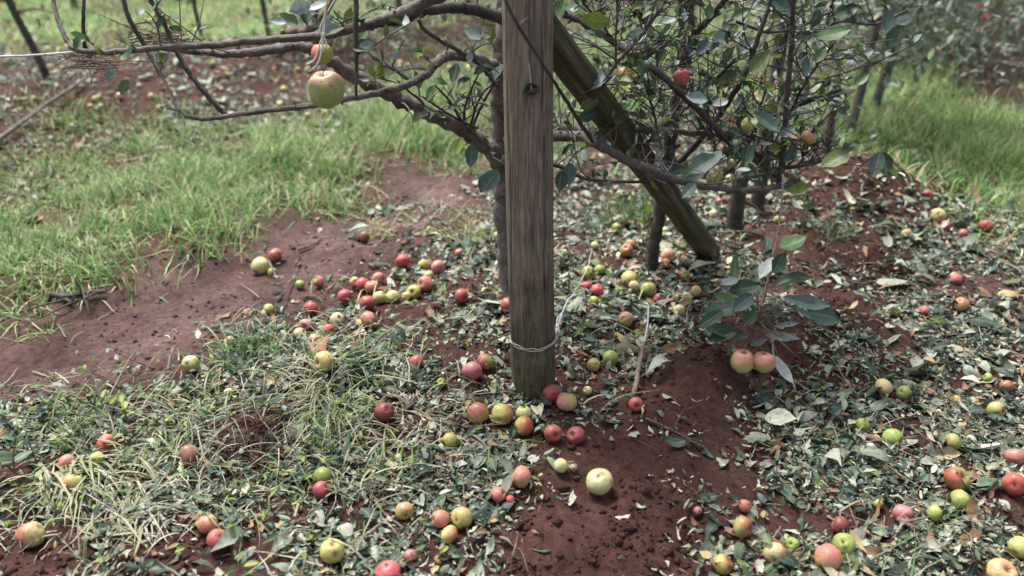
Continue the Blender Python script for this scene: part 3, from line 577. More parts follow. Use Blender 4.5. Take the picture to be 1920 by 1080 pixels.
a = Acc(); tube(a, [P(-300, 112, 2.6), P(0, 106, 2.45), P(70, 103, 2.4), P(135, 98, 2.28)], .0035, 6, 6); tag(a.build('trellis_wire', M['net'], None, True, P(0, 106, 2.45)), 'thin grey training wire running in from the left edge to the limb end', 'wire')
# strings hanging in the branches
a = Acc()
for pts in ([(622, -40), (612, 10), (608, 60), (603, 95), (596, 120), (580, 135)], [(618, -40), (610, 20), (604, 70), (606, 98)], [(608, 60), (598, 88), (590, 112), (574, 122)], [(640, -20), (616, 20), (600, 55), (612, 80), (604, 100)], [(605, 85), (600, 110), (588, 132)]):
    tube(a, [P(x_, y_, 1.98) for x_, y_ in pts], .0023, 5, 4)
tag(a.build('string', M['string'], None, True, P(608, 60, 1.98)), 'frayed pale string hanging over the withered apple at upper left', 'string')
a = Acc(); tube(a, [P(1468, 325, 2.45), P(1467, 355, 2.45), P(1463, 400, 2.5), P(1455, 450, 2.52), P(1447, 482, 2.5)], .003, 5, 4); tag(a.build('string', M['string'], None, True, P(1467, 355, 2.45)), 'pale string hanging from the right limb down to the leafy fallen spray', 'string')
a = Acc()
for k in range(6):
    x_ = 1236+rng.normal(0, 5); tube(a, [P(x_, 225+rng.normal(0, 8), 2.5), P(x_+rng.normal(0, 6), 265, 2.5), P(x_+rng.normal(0, 8), 300, 2.52), P(x_+rng.normal(2, 8), 330+rng.normal(0, 15), 2.5)], .0022, 4, 4)
tag(a.build('string', M['net'], None, True, P(1236, 260, 2.5)), 'bundle of grey plastic string strands dangling right of the brace', 'string')
a = Acc(); q, zq = ground_hit(1188, 745); tube(a, [P(1216, 575, 2.62), P(1214, 610, 2.55), P(1207, 645, 2.5)], .003, 5, 4); tag(a.build('string', M['net'], None, True, P(1214, 610, 2.55)), 'short pale string tied to the top of the upright pinkish twig', 'string')
def gtube(px, h=.012): return np.array([ground_hit(x_, y_)[0]+np.array([0, 0, h+rng.uniform(0, .008)]) for x_, y_ in px])
a = Acc(); tube(a, [P(1207, 642, 2.5), P(1198, 690, 2.42), q+[0, 0, .0]], [.006, .0075, .0085], 8, 5, .05, .15); tag(a.build('stick', M['twig'], None, True, q), 'pinkish bare twig standing out of the litter right of the post', 'stick')
for pts, rd, lab, mt in (([(400, 902), (470, 893), (560, 882), (640, 872)], .003, 'thin straight reddish twig lying over the red root clump', 'twig'), ([(690, 808), (700, 790), (722, 752), (745, 752), (770, 768), (800, 790), (825, 808)], .006, 'curled brown twig hooked over the dark red apple', 'twig'),
    ([(680, 905), (688, 870), (710, 840), (745, 832), (770, 850)], .004, 'arched pale stem among the weeds below the dark red apple', 'string'), ([(1210, 795), (1260, 815), (1320, 850)], .005, 'thin dark twig lying on bare soil left of the mound', 'darkbark'), ([(90, 560), (130, 568), (165, 560), (200, 558)], .012, 'dark rotting branch piece on the track by the left grass', 'darkbark'),
    ([(120, 555), (128, 572), (140, 577)], .010, 'short dark bark scrap touching the rotting branch on the track', 'darkbark'), ([(690, 925), (720, 970), (760, 1000), (775, 1030)], .004, 'bent pale twig lying left of the yellow apple trio', 'twig'), ([(1600, 815), (1630, 832), (1665, 838), (1680, 845)], .009, 'tan torn branch stub beside the green apple on the right litter', 'twig'),
    ([(1682, 985), (1700, 997), (1722, 1005)], .010, 'reddish torn bark piece below the pink apple on the right', 'twig'), ([(1590, 1010), (1612, 1000), (1645, 985)], .004, 'forked pale twig lying near the pink and yellow apple', 'twig'), ([(520, 590), (548, 540), (560, 500)], .003, 'slender dark sapling twig beside the scattered red apples', 'darkbark'),
    ([(560, 475), (585, 465), (610, 447)], .006, 'pale broken twig on the path edge behind the cream apple', 'twig'), ([(800, 795), (850, 805), (890, 812)], .006, 'brown root lying in front of the row of four apples', 'twig')):
    q = gtube(pts, rd*1.2+.006); a = Acc(); p, r = tube(a, q, np.linspace(rd, rd*.6, len(q)), 7, 5, .06, .15)
    for k in range(3):
        i = rng.integers(2, len(p)-1); d = rng.normal(0, .025, 3); d[2] = abs(d[2])*.5; tube(a, [p[i], p[i]+d, p[i]+d*2.2], [rd*.5, rd*.4, rd*.2], 5, 2)
    tag(a.build('fallen_twig', M[mt], None, True, q[0]), lab, 'twig', 'twigs lying on the ground')
# thin dried tangle caught on the left limb
for cx, cy, lab in ((300, 70, 'dry tangled grass nest caught on the left limb'), (180, 118, 'wisp of dry tangled grass hanging under the left limb tip')):
    a = Acc(); c = P(cx, cy, 2.2)
    for k in range(55):
        d = rng.normal(0, 1, 3)*np.array([.035, .02, .016]); e = rng.normal(0, .022, 3)*np.array([2., 1, .5]); tube(a, [c+d-e, c+d, c+d+e+rng.normal(0, .01, 3)], .0013, 4, 3)
    tag(a.build('dry_tangle', M['twig'], None, True, c), lab, 'dry grass')
# brown stone right of the post
q, zq = ground_hit(1170, 660, .01); bm = None
a = Acc(); u = np.linspace(0, math.pi, 18)[:, None]; v = np.linspace(0, 2*math.pi, 28)[None, :-1]
X_ = np.sin(u)*np.cos(v); Y_ = np.sin(u)*np.sin(v); Z_ = np.cos(u)+0*v; rr_ = 1+.18*fbm(X_*2+5, Y_*2+Z_*3, 8, 3)
V = np.stack([X_*rr_*.052, Y_*rr_*.035, Z_*rr_*.028], -1).reshape(-1, 3)+q; ns = 27; i = np.arange(17)[:, None]*ns; j = np.arange(ns)[None, :]; j2 = (j+1) % ns
a.add(V, np.stack([i+j, i+ns+j, i+ns+j2, i+j2], -1).reshape(-1, 4)); tag(a.build('stone', M['stone'], None, True, q), 'smooth olive brown stone lying behind the bright green apple', 'stone')
# red fibrous root clump
q, zq = ground_hit(470, 838); a = Acc()
for k in range(420):
    c = q+rng.normal(0, 1, 3)*np.array([.055, .055, .0]); c[2] = H(c[0], c[1])+abs(rng.normal(0, .012)); d = rng.normal(0, .022, 3); d[2] *= .5; tube(a, [c-d, c+rng.normal(0, .006, 3)+[0, 0, .008], c+d], .0012, 3, 2)
tag(a.build('root_clump', M['root'], None, True, q), 'reddish matted clump of fine roots between the straw tufts', 'roots')

# ------------------------------------------------------------------ apples
BASE = dict(g=(.24, .29, .085), y=(.37, .345, .12), c=(.47, .42, .22), o=(.42, .29, .17), b=(.19, .10, .06), G=(.18, .25, .07), w=(.44, .41, .24), q=(.34, .40, .15))
BLU = dict(r=(.30, .040, .055), p=(.40, .125, .13), d=(.15, .010, .022), o=(.38, .15, .09), h=(.46, .05, .085), b=(.18, .085, .05), y=(.5, .42, .14))
def apple_mesh(seed, hail=0, squash=.92):
    r_ = np.random.default_rng(seed); U, W_ = 22, 32
    th = np.linspace(0, math.pi, U); prof = []
    for t in th:
        rr = math.sin(t)*(1+.06*math.cos(t)+.03*math.cos(3*t)); zc = math.cos(t)*squash
        zc -= .30*math.exp(-(t/.33)**2); zc += .17*math.exp(-((math.pi-t)/.30)**2); prof.append((rr, zc))
    ph = np.arange(W_)*2*math.pi/W_; ph0 = r_.uniform(0, 6)
    V = []
    for k, (rr, zc) in enumerate(prof):
        rib = 1+.028*np.cos(5*ph+ph0)*(.3+.7*(th[k]/math.pi)**2)+.045*np.cos(ph+ph0*2); V.append(np.stack([np.cos(ph)*rr*rib, np.sin(ph)*rr*rib, zc+.05*np.cos(ph+1+ph0)*math.sin(th[k])+0*ph], 1))
    V = np.concatenate(V); cav = np.zeros(len(V))
    V *= (1+.10*fbm(V[:, 0]*1.6+seed, V[:, 1]*1.6+V[:, 2]*1.3, seed, 3))[:, None]
    n_ = V/np.linalg.norm(V, axis=1)[:, None]
    for k in range(hail):
        d = r_.normal(0, 1, 3); d /= np.linalg.norm(d); w_ = r_.uniform(.14, .32); g = np.exp(-(np.arccos(np.clip(n_@d, -1, 1))/w_)**4); V -= n_*(g*w_*.30)[:, None]; cav = np.maximum(cav, g*.75)
    cav = np.maximum(cav, np.repeat(np.where(th < .16, .8, np.where(th > math.pi-.12, .9, 0)), W_))
    i = np.arange(U-1)[:, None]*W_; j = np.arange(W_)[None, :]; j2 = (j+1) % W_
    a = Acc(); a.add(V, np.stack([i+j, i+W_+j, i+W_+j2, i+j2], -1).reshape(-1, 4), None, np.stack([cav]*3+[cav*0+1], 1))
    o = a.build('apple', M['apple']); me = o.data; bpy.data.objects.remove(o); return me
AM = [apple_mesh(3, 1), apple_mesh(8, 2), apple_mesh(21, 2, .84), apple_mesh(34, 0, .98), apple_mesh(55, 4, .95), apple_mesh(62, 1, 1.04), apple_mesh(71, 1, .9), apple_mesh(83, 3, .98)]
a = Acc(); tube(a, [(0, 0, .62), (.03, 0, .85), (.10, .02, 1.12)], [.035, .028, .045], 6, 3); o = a.build('stalk', M['stem']); STK = o.data; bpy.data.objects.remove(o)
a = Acc()
for k in range(5):
    t = k*1.2566; tube(a, [(math.cos(t)*.05, math.sin(t)*.05, -.76), (math.cos(t)*.13, math.sin(t)*.13, -.84), (math.cos(t+.3)*.17, math.sin(t+.3)*.17, -.90)], [.035, .03, .008], 5, 3)
o = a.build('calyx', M['stem']); CLX = o.data; bpy.data.objects.remove(o)
right = Vector((1, 0, 0)); upc = Vector((0, SP, CP)); toc = Vector((0, -CP, SP))
DIRS = dict(L=(-1, .2, .3), R=(1, .1, .3), T=(0, 1, .4), B=(0, -1, .3), C=(0, .1, 1), A=(0, 0, -1))
def put_apple(px, py, dpx, base, blush, side, amt, label, group, mesh=None, zd=None, up=None, sq=1.0):
    rr = dpx/2/F
    if zd is None: c, zd = ground_hit(px, py, .004, rr*.93)
    else: c = P(px, py, zd)
    rad = rr*zd; APOS.append((c[0], c[1], rad)) if group != HANG else None; o = bpy.data.objects.new('apple', AM[mesh if mesh is not None else random.randrange(8)]); COL.objects.link(o)
    if up is None:
        q = Vector(rng.normal(0, 1, 3)); q.normalize(); rot = q.to_track_quat('Z', 'Y')
    else: rot = (Vector((0, 0, 1))+Vector(rng.normal(0, .12, 3))).to_track_quat('Z', 'Y')
    o.rotation_mode = 'QUATERNION'; o.rotation_quaternion = rot; o.location = Vector(c); o.scale = (rad, rad, rad*sq)
    d = DIRS[side]; dw = (right*d[0]+upc*d[1]+toc*d[2]).normalized()
    jit = lambda k: [float(max(0, min(1, v*(1+rng.normal(0, .07))))) for v in k]
    o['base_colour'] = jit(BASE[base]); o['blush_colour'] = jit(BLU[blush]); o['blush_side'] = [float(v) for v in (rot.inverted() @ dw)]; o['blush_amount'] = float(amt); o['seed'] = [float(v) for v in rng.uniform(-20, 20, 3)]
    tag(o, label, 'apple', group)
    if dpx >= 26:
        for nm, me in (('stalk', STK), ('calyx', CLX)):
            if nm == 'stalk' and up is None and random.random() < .3: continue
            s = bpy.data.objects.new(nm, me); COL.objects.link(s); s.parent = o
    return o
APOS = []
FALL = 'windfall apples scattered on the ground'; HANG = 'apples still hanging on the branches'
APPLES = """487 498 33 c y T .3|large cream apple on the track edge left of the post, red apple behind it
515 479 27 c r C .75|red apple touching the back of the large cream apple on the track edge
511 511 18 g y T .2|tiny green apple beside the large cream apple on the track edge
597 528 22 y p C .8|lone pink apple behind the dark sapling twig
583 578 26 o r C .95|small deep red apple near the bare track, left of the apple scatter
504 579 20 y y T .2|small flattened yellow apple lying alone on the track
646 556 30 o r C .85|round red apple at the left end of the scatter left of the post
573 610 25 c p C .6|pale pink apple behind the dark green grass tuft
563 626 25 c y T .2|cream apple half hidden by the dark green grass tuft
617 617 22 y h C .9|small bright red apple just below the pale green one behind the tuft
632 600 28 w y T .2|pale green apple with a dark hollow above the dark green grass tuft
357 682 32 c o B .4|upright cream apple with a brown base on the track edge by the weeds
608 679 40 y y T .3|large plain yellow apple between the dark tuft and the combed grass
590 637 22 c p C .5|faded pink apple bit just above the large yellow apple
432 640 23 c p T .4|pale pinkish apple half sunk in leaves left of the dark tuft
563 533 18 g y T .2|small yellow green apple left of the lone pink apple
755 489 28 y r C .85|red apple alone on bare soil left of the post
806 433 17 g y T .2|tiny bright green apple far behind the yellow and tan pair
933 443 19 y y T .2|yellow apple almost behind the tree trunk left of the post
861 473 16 o p C .5|small pinkish brown apple in dry grass left of the post
795 498 24 y o R .5|yellow tan apple on the left of the pair left of the post
821 502 28 o p C .6|pinkish tan apple on the right of the pair left of the post
803 516 21 c o T .4|pale tan apple right below the yellow and tan pair
797 533 30 o p C .7|pink apple above the yellow one in the line left of the post
775 547 27 y y T .2|yellow apple below the pink one in the line left of the post
762 556 18 c y T .2|small pale apple at the lower end of the line left of the post
709 523 27 o p C .75|pink apple at the back of the central scatter
679 533 26 o r C .7|pinkish red apple left of the orange one in the central scatter
697 538 27 y o C .7|orange apple in the middle of the central scatter
665 528 18 c y T .3|pale apple partly behind the pinkish red one in the central scatter
712 558 25 c y T .2|pale yellow apple, left one of a pale pair in the central scatter
736 556 25 c y T .3|pale yellow apple, right one of a pale pair in the central scatter
688 569 30 y r C .85|red apple in front of the pale yellow pair
692 600 35 o p C .85|large rosy apple in front of the central scatter
677 609 22 g y T .2|green apple tucked under the large rosy apple
865 555 28 o r C .9|red apple on dark soil midway between scatter and post
951 572 28 o r L .85|red apple half hidden behind the left side of the post
781 678 26 o h C .95|small crimson apple in the litter left of the post foot
885 696 38 o p C .9|large dull red apple just left of the post foot
910 678 32 y r L .6|half green half red apple behind the large dull red one at the post foot
683 443 20 b b C .6|shrivelled brown apple at the back of the bare patch left of the post
827 718 19 g y T .2|small pale green apple in litter in front of the post foot, to the left
1103 512 27 g y T .1|bright green apple, larger of a pair right of the post
1124 506 21 g y T .1|bright green apple, smaller of a pair right of the post
1183 458 20 y p C .5|yellow pink apple at the back of a pair left of the dark stem
1175 469 25 y o C .7|orange pink apple at the front of a pair left of the dark stem
1252 478 27 c p C .4|cream pink apple right of the dark stem
1247 494 19 o p C .8|small pink apple below the cream pink one at the dark stem
1282 517 23 y o C .85|orange red apple right of the dark stem
1101 536 18 o h C .95|small hot pink apple right of the post by the wire
1120 544 23 c h C .85|hot pink broken apple in litter right of the post
1181 525 34 y y T .3|yellow apple, largest of the three in front of the dark stem
1190 537 24 c b C .3|small yellow apple with a dark hole, middle of three before the dark stem
1216 544 31 g p R .4|green apple flushed red, right of the three in front of the dark stem
1233 560 16 o r C .8|small red apple below the trio in front of the dark stem
1113 565 20 g y T .2|small green apple among litter right of the post
1173 599 30 g p T .5|green apple with a pink top in open litter right of the post
1144 671 31 G y T .15|smooth bright green apple in front of the olive stone
1113 685 26 y b L .5|yellow brown apple left of the smooth bright green one
1273 582 22 c y T .2|pale green apple in litter right of the string
1156 427 18 g y T .2|pale green apple in front of the far fine grass clump
1115 460 15 c y T .2|tiny pale apple right of the post under the limb
1247 432 15 c y T .2|tiny cream apple behind the dark stem
1303 546 22 c y T .2|cream apple, upper of two at the left of the leafy spray
1288 557 20 c y T .2|cream apple, lower of two at the left of the leafy spray
1332 590 14 y y T .2|tiny yellow apple under the left leaf of the leafy spray
1348 378 15 o p C .8|small pink apple between the brace and the dark stump
1338 402 19 c y T .2|cream apple just right of the brace
1402 430 16 o p C .5|small peach apple right of the dark stump
1739 365 18 o r C .85|small red apple at the edge of the right grass patch
1758 404 28 o y T .4|peach apple above a red one on the far right litter
1773 424 22 o r C .8|pinkish red apple just below the peach one on the far right litter
1848 424 26 o r C .9|round red apple alone on the far right litter
1805 438 18 o p C .8|faded pink apple left below the lone red one on the far right litter
1699 437 18 c o T .4|pale peach apple lying in a light curled leaf on the far right
1793 523 20 o p C .7|small pinkish brown apple on the right track
1802 570 27 y o T .7|orange topped green apple on bare soil of the right track
1732 582 22 b p C .7|crushed brownish pink apple on the right litter
1679 585 18 g y T .2|small yellow green apple at the left edge of the right litter
1852 708 18 g y T .2|small pale green apple near the right edge above the brown one
1887 725 25 b o C .5|dull brown apple half sunk near the right edge
1657 726 32 c y T .2|pale green apple under leaves, left of a bright green one
1695 737 28 G y T .25|bright green apple right of the leaf covered pale one
1793 750 18 y y T .2|small yellow apple between the bright green and the orange yellow ones on the right
1868 769 33 y o R .5|yellow apple with an orange cheek on a bare spot near the right edge
1617 797 28 G b B .3|dark green apple shaded by torn leaves on the right litter
1674 820 35 g b T .2|dull green apple beside the tan branch stub
1788 828 32 g o L .3|chipped yellow green apple in the right litter
1903 858 35 o p C .9|rosy red apple, upper of two at the right edge
1903 907 42 y r C .92|deep red apple, lower of two at the right edge
1794 897 46 g r L .6|large apple, red left half and green right half, on bare soil at right
1801 939 40 g y T .2|green apple just below the large half red one
1692 963 36 o p C .85|pink apple in the leaves left of the small grass sprig
1752 962 30 g y T .2|pale green apple behind the small grass sprig
1396 949 25 y o C .75|small orange apple above a yellow and red one on bare soil
1393 988 41 y r R .6|yellow apple with a red right side on the bare soil slope
1575 985 33 o d C .8|small dark red apple above a green one at lower right
1582 1020 42 g b L .2|green apple between the dark red and the big pink and yellow ones
1553 1046 50 y p T .65|big apple with a pink top and yellow base at the bottom right
1452 1038 42 c o R .35|cream yellow apple with a torn skin line at the bottom right
1486 1021 26 g y T .2|small yellow apple behind the cream yellow one at the bottom right
1355 1058 38 y r R .5|yellow apple with a red right cheek at the bottom edge
1915 1027 42 y y T .2|yellow apple cut by the right edge near the bottom
1880 1074 52 c o T .4|large peach cream apple cut by the bottom edge at right
1308 958 17 b p C .6|brownish red apple scrap on the bare slope
1647 945 18 g y T .2|tiny pale green apple left of the pink one in the leaves
57 1004 50 c r L .6|large red, yellow and white apple in the bottom left corner
199 833 36 c r C .7|red apple with a pale bruised side among the left weeds
126 867 30 c p C .7|dusty pink apple under a straw blade at far left
182 862 30 y b C .2|yellow apple with a cut top between the dusty pink and the bruised red one
136 906 41 y o L .5|mottled yellow green apple in the straw at far left
356 855 44 o b C .7|big reddish brown bruised apple left of the root clump
605 892 33 G y T .1|green apple resting right above a hot pink one
602 918 33 o h C .95|hot pink apple right below a green one
389 983 38 y p C .6|pink and yellow apple touching a redder one at lower left
408 1013 41 o r C .75|redder apple in front of the pink and yellow one at lower left
623 1033 46 y b C .25|yellow scarred apple with brown hail pits near the bottom
315 792 15 o o C .4|tiny tan apple among the left weeds
430 735 20 c y T .2|small cream apple at the edge of the left weeds
720 772 38 o d C .98|dark red apple under the curled brown twig
896 775 41 y r T .65|red over yellow apple at the left end of the row before the post
943 777 42 y r R .45|yellow apple with a red shoulder, second in the row before the post
981 775 30 c y T .3|pale yellow apple behind the red and yellow one in the row before the post
982 798 37 y r R .65|red and yellow apple in front of the pale one in the row before the post
1033 738 34 o r C .9|red apple right at the foot of the post
1063 754 39 y p L .6|yellow apple with a rosy left side beside the red one at the post foot
1038 813 34 y r C .75|red and gold apple left of a deep red one below the post
1079 816 35 o r C .95|deep red apple, lowest right of the group below the post
1193 759 28 y r C .8|small red apple with a hole at the foot of the upright twig
844 828 33 g y T .3|yellow green apple alone on soil left below the post group
1052 873 27 c y T .3|pale yellow apple with a bitten scrap beside it
1074 875 17 w p T .3|tiny white and pink apple scrap right of the pale yellow apple
977 894 41 y p T .6|pink topped yellow green apple on the litter edge
1123 903 51 w y T .25|large cream apple with two dark holes alone on bare red soil
934 928 29 o p C .9|crushed pinkish red apple left of the bare soil
957 937 17 o h C .9|small red apple scrap right of the crushed one
759 957 35 y p T .4|dull yellow apple left of the yellow trio
826 972 34 y p C .65|peach pink apple, left one of the yellow trio near the bottom
865 971 41 y o T .3|round yellow apple, largest of the yellow trio near the bottom
843 1002 34 c r R .5|yellow apple with a red right cheek, lowest of the yellow trio
769 1043 27 b p C .5|small brownish apple near the bottom left of centre
728 1072 47 c h C .9|hot pink apple cut by the bottom edge
1102 732 17 c y T .3|tiny pale apple right of the rosy sided one at the post foot
748 858 15 c y T .3|tiny pale apple in the weeds left of the lone yellow green one"""
HOLES = {1123: 4, 623: 4, 1190: 2, 1788: 2, 632: 1, 182: 2, 199: 1, 1193: 1, 356: 2}
for ln in APPLES.split('\n'):
    nums, lab = ln.split('|'); q = nums.split()
    put_apple(float(q[0]), float(q[1]), float(q[2]), q[3], q[4], q[5], float(q[6]), lab, FALL, HOLES.get(int(q[0])))
for px, py, d, b_, bl, sd_, am, zd, lab in (
    (610, 168, 68, 'q', 'p', 'T', .5, 1.85, 'big green apple with a pink top hanging by the pale string at upper left'), (603, 101, 40, 'y', 'h', 'L', .55, 2.02, 'smaller withered pink and olive apple hanging above the big green one'),
    (1167, 145, 36, 'g', 'o', 'T', .5, 2.3, 'green apple with an orange flush hanging under a yellow leaf right of the brace top'), (1194, 139, 27, 'o', 'b', 'C', .5, 2.42, 'brownish pink apple just behind the orange flushed hanging one'),
    (1278, 144, 31, 'o', 'h', 'T', .8, 2.4, 'striped rosy red apple hanging before the dark stem at upper right'), (1403, 234, 28, 'y', 'p', 'T', .4, 2.4, 'narrow yellow apple with a pink top hanging amid the right branches'),
    (1516, 258, 29, 'y', 'p', 'T', .6, 2.45, 'yellow red apple perched on a twig end at right'), (1341, 337, 32, 'g', 'y', 'T', .2, 2.42, 'green apple hanging under the lowest right limb'),
    (1393, 678, 44, 'y', 'p', 'T', .6, 2.34, 'left apple of the streaked pair under the leafy spray'), (1432, 679, 43, 'y', 'p', 'T', .65, 2.34, 'right apple of the streaked pair, next to a pale withered leaf'),
    (1755, 97, 17, 'o', 'p', 'C', .7, 5.6, 'blurred orange red apple, lower of two in the far foliage'), (1744, 80, 13, 'o', 'p', 'C', .7, 5.7, 'blurred small orange apple, upper of two in the far foliage'),
    (1845, 10, 19, 'o', 'p', 'C', .8, 6.2, 'blurred pink apple near the top right in far leaves'), (1850, 32, 17, 'o', 'p', 'C', .8, 6.2, 'blurred pink apple just below the one near the top right'), (1490, 263, 19, 'b', 'p', 'C', .4, 3.2, 'dull brown pink apple left of the one perched on a twig')):
    put_apple(px, py, d, b_, bl, sd_, am, lab, HANG, None if d < 60 else 3, zd, up=1, sq=1.12)
# small pale windfalls of the next row, far away
for k in range(60):
    px, py = rng.uniform(0, 900), rng.uniform(118, 235)
    if k < 14: px, py = rng.uniform(1250, 1500), rng.uniform(330, 420)
    put_apple(px, py, rng.uniform(9, 14)*(1 if k > 13 else 1.2), random.choice('ccyyg'), random.choice('yyp'), 'C', rng.uniform(.1, .4), 'small pale windfall apple lying far back in the blurred litter', 'distant windfalls of the next row' )

# ------------------------------------------------------------------ leafy broken spray holding the pair of apples
spz = 2.36; q = P(1413, 640, spz); spr = empty('broken_spray', q); tag(spr, 'leafy broken apple spray hanging from the pale string above a streaked apple pair', 'broken branch')
a = Acc(); tube(a, [P(1448, 478, 2.46), P(1440, 520, 2.42), P(1432, 555, 2.4), P(1424, 590, 2.38), P(1418, 635, spz)], [.004, .0045, .006, .006, .008], 8, 5, .06, .15)
for k in range(28):
    c = P(1418+rng.normal(0, 20), 600+rng.uniform(-40, 32), spz+rng.normal(0, .02)); d = P(1418+rng.normal(0, 60), 600+rng.normal(0, 40), spz+rng.normal(0, .05)); tube(a, [P(1422, 612, spz), c, d], [.0022, .0018, .0009], 5, 3)
tube(a, [P(1418, 632, spz), P(1400, 645, spz), P(1394, 660, spz)], .0022, 5, 3); tube(a, [P(1420, 632, spz), P(1425, 648, spz), P(1430, 660, spz)], .0022, 5, 3); tube(a, [P(1420, 632, spz), P(1448, 642, spz), P(1458, 668, spz)], .0022, 5, 3)
a.build('stem', M['twig'], spr); a = Acc()
for (px, py, l, an, ck, wr) in ((1345, 585, 80, 195, 4, .5), (1400, 540, 62, 10, 0, .6), (1355, 560, 54, 160, 3, .5), (1378, 500, 70, 85, 3, .22), (1435, 506, 54, 235, 6, .45), (1490, 455, 54, 20, 3, .8), (1462, 490, 46, 60, 0, .6), (1480, 525, 56, 20, 0, .55), (1518, 570, 90, -12, 4, .5), (1546, 592, 64, -10, 4, .75), (1355, 622, 90, 170, 4, .4), (1350, 632, 60, 200, 0, .5), (1470, 632, 66, -10, 1, .3), (1440, 598, 44, -60, 4, .6), (1478, 608, 46, 10, 1, .25),
    (1469, 697, 62, -62, 6, .46), (1390, 570, 50, 220, 4, .6), (1405, 600, 40, 240, 0, .6), (1500, 520, 46, 0, 0, .5), (1330, 600, 56, 215, 0, .5), (1425, 640, 40, 20, 4, .4), (1455, 585, 50, -30, 0, .5), (1365, 530, 44, 200, 1, .5), (1510, 590, 50, -30, 4, .5)):
    leaf_one(a, px, py, spz+rng.uniform(-.06, .06), l, an, GREEN[ck], .55, .07, wr, .3, .25, rng.normal(0, .2))
a.build('foliage', M['leaf'], spr)

# ------------------------------------------------------------------ leaf litter
LIT = """2 2 2 2 2 2 2 3 4 5 5 5 5 6 6 6 6 7 7 7 7 8 8 8
6 6 6 5 6 6 6 6 6 6 6 5 4 4 4 5 6 7 8 8 7 7 8 8
5 3 2 4 7 7 6 6 6 4 4 3 3 3 3 4 5 5 6 6 3 1 2 4
3 4 4 5 5 4 4 3 2 2 2 2 2 3 4 6 7 7 6 4 2 1 2 2
3 2 1 1 1 1 1 1 1 0 0 2 3 4 7 8 8 8 7 3 3 5 6 6
2 1 1 1 0 0 0 1 2 3 5 7 8 8 8 8 8 8 6 5 5 8 8 8
1 0 0 0 0 0 1 2 3 4 7 8 8 9 9 9 9 8 6 5 4 8 9 7
0 0 0 0 0 0 3 4 4 7 9 8 7 9 9 9 9 8 6 4 5 8 7 6
0 0 0 0 2 5 6 6 8 9 9 8 7 9 9 8 6 5 4 4 8 9 9 8
0 1 3 4 6 7 6 7 7 7 7 5 5 7 6 4 3 3 4 6 9 9 9 9
5 6 7 6 6 4 4 6 7 7 6 5 6 4 4 3 3 3 5 8 9 9 9 9
6 6 6 6 6 5 5 6 7 6 6 5 3 1 1 2 4 6 7 9 9 9 8 7
4 5 5 5 5 5 5 6 7 7 6 5 2 1 1 1 3 6 8 9 9 9 6 5
2 2 3 3 3 3 4 6 7 6 6 3 1 0 1 2 4 6 7 8 8 8 6 5""".split('\n')
GRS = """8 8 8 8 8 8 8 8 7 5 4 4 4 4 4 4 4 4 3 2 1 0 0 0
0 0 0 0 0 0 0 0 0 1 3 4 6 7 7 6 5 4 2 0 0 0 0 0
0 0 0 0 0 0 0 1 4 6 6 5 6 6 5 4 3 2 1 5 8 7 1 0
1 3 4 5 5 7 8 8 9 9 7 4 3 2 1 0 0 0 1 6 9 9 9 9
8 8 9 9 9 9 9 8 5 1 0 0 0 0 0 0 0 0 0 0 1 4 7 7
9 9 9 9 7 3 0 0 0 0 0 0 0 0 0 0 0 0 0 0 0 0 1 2
9 9 6 1 0 0 0 0 0 0 0 0 0 0 0 0 0 0 0 0 0 0 0 0
8 2 0 0 0 0 0 0 0 0 0 0 0 0 0 0 0 0 0 0 0 0 0 0
0 0 0 0 0 0 0 0 0 0 0 0 0 0 0 0 0 0 0 0 0 0 0 0
0 0 0 0 0 0 0 0 0 0 0 0 0 0 0 0 0 0 0 0 0 0 0 0
0 0 0 0 0 0 0 0 0 0 0 0 0 0 0 0 0 0 0 0 0 0 0 0
0 0 0 0 0 0 0 0 0 0 0 0 0 0 0 0 0 0 0 0 0 0 0 0
0 0 0 0 0 0 0 0 0 0 0 0 0 0 0 0 0 0 0 0 0 0 0 0
0 0 0 0 0 0 0 0 0 0 0 0 0 0 0 0 0 0 0 0 0 0 0 0""".split('\n')
MAT = None
def scatter(n, rows, power, y0=-60, y1=1190, patch=.85, fscale=2.6):
    """ground points whose spacing follows a cover map; `power` sets how the count thins with distance"""
    out = []; tot = 0
    while tot < n:
        m = 200000; px = rng.uniform(-350, 2270, m); py = rng.uniform(y0, y1, m); d = ray(px, py); k = -CH/d[:, 2]
        ok = (k > 0) & (k < 15); px, py, d, k = px[ok], py[ok], d[ok], k[ok]
        x, y = d[:, 0]*k, d[:, 1]*k; g = gmap(rows, px, py)*((1-.95*bare(x, y))**1.6 if rows is LIT else (1-.8*bare(x, y)) if rows is MAT else 1)
        pr = np.clip(g*(1+patch*2*fbm(x*fscale*2, y*fscale*2, 41, 4)), 0, 1)**1.35*(k/15)**power
        s = rng.uniform(0, 1, len(k)) < pr/ (.6 if power else 1); out.append(np.stack([x[s], y[s], k[s]], 1)); tot += s.sum()
    return np.concatenate(out)[:n]
def clear_apples(p):
    """nothing lies inside an apple or stands right in front of it"""
    ok = np.ones(len(p), bool); d = np.hypot(p[:, 0], p[:, 1]); 
    for ax_, ay_, r in APOS:
        D = math.hypot(ax_, ay_); cx, cy = ax_-ax_/D*r*.55, ay_-ay_/D*r*.55; ok &= np.hypot(p[:, 0]-cx, p[:, 1]-cy) > r*1.2
    return p[ok]
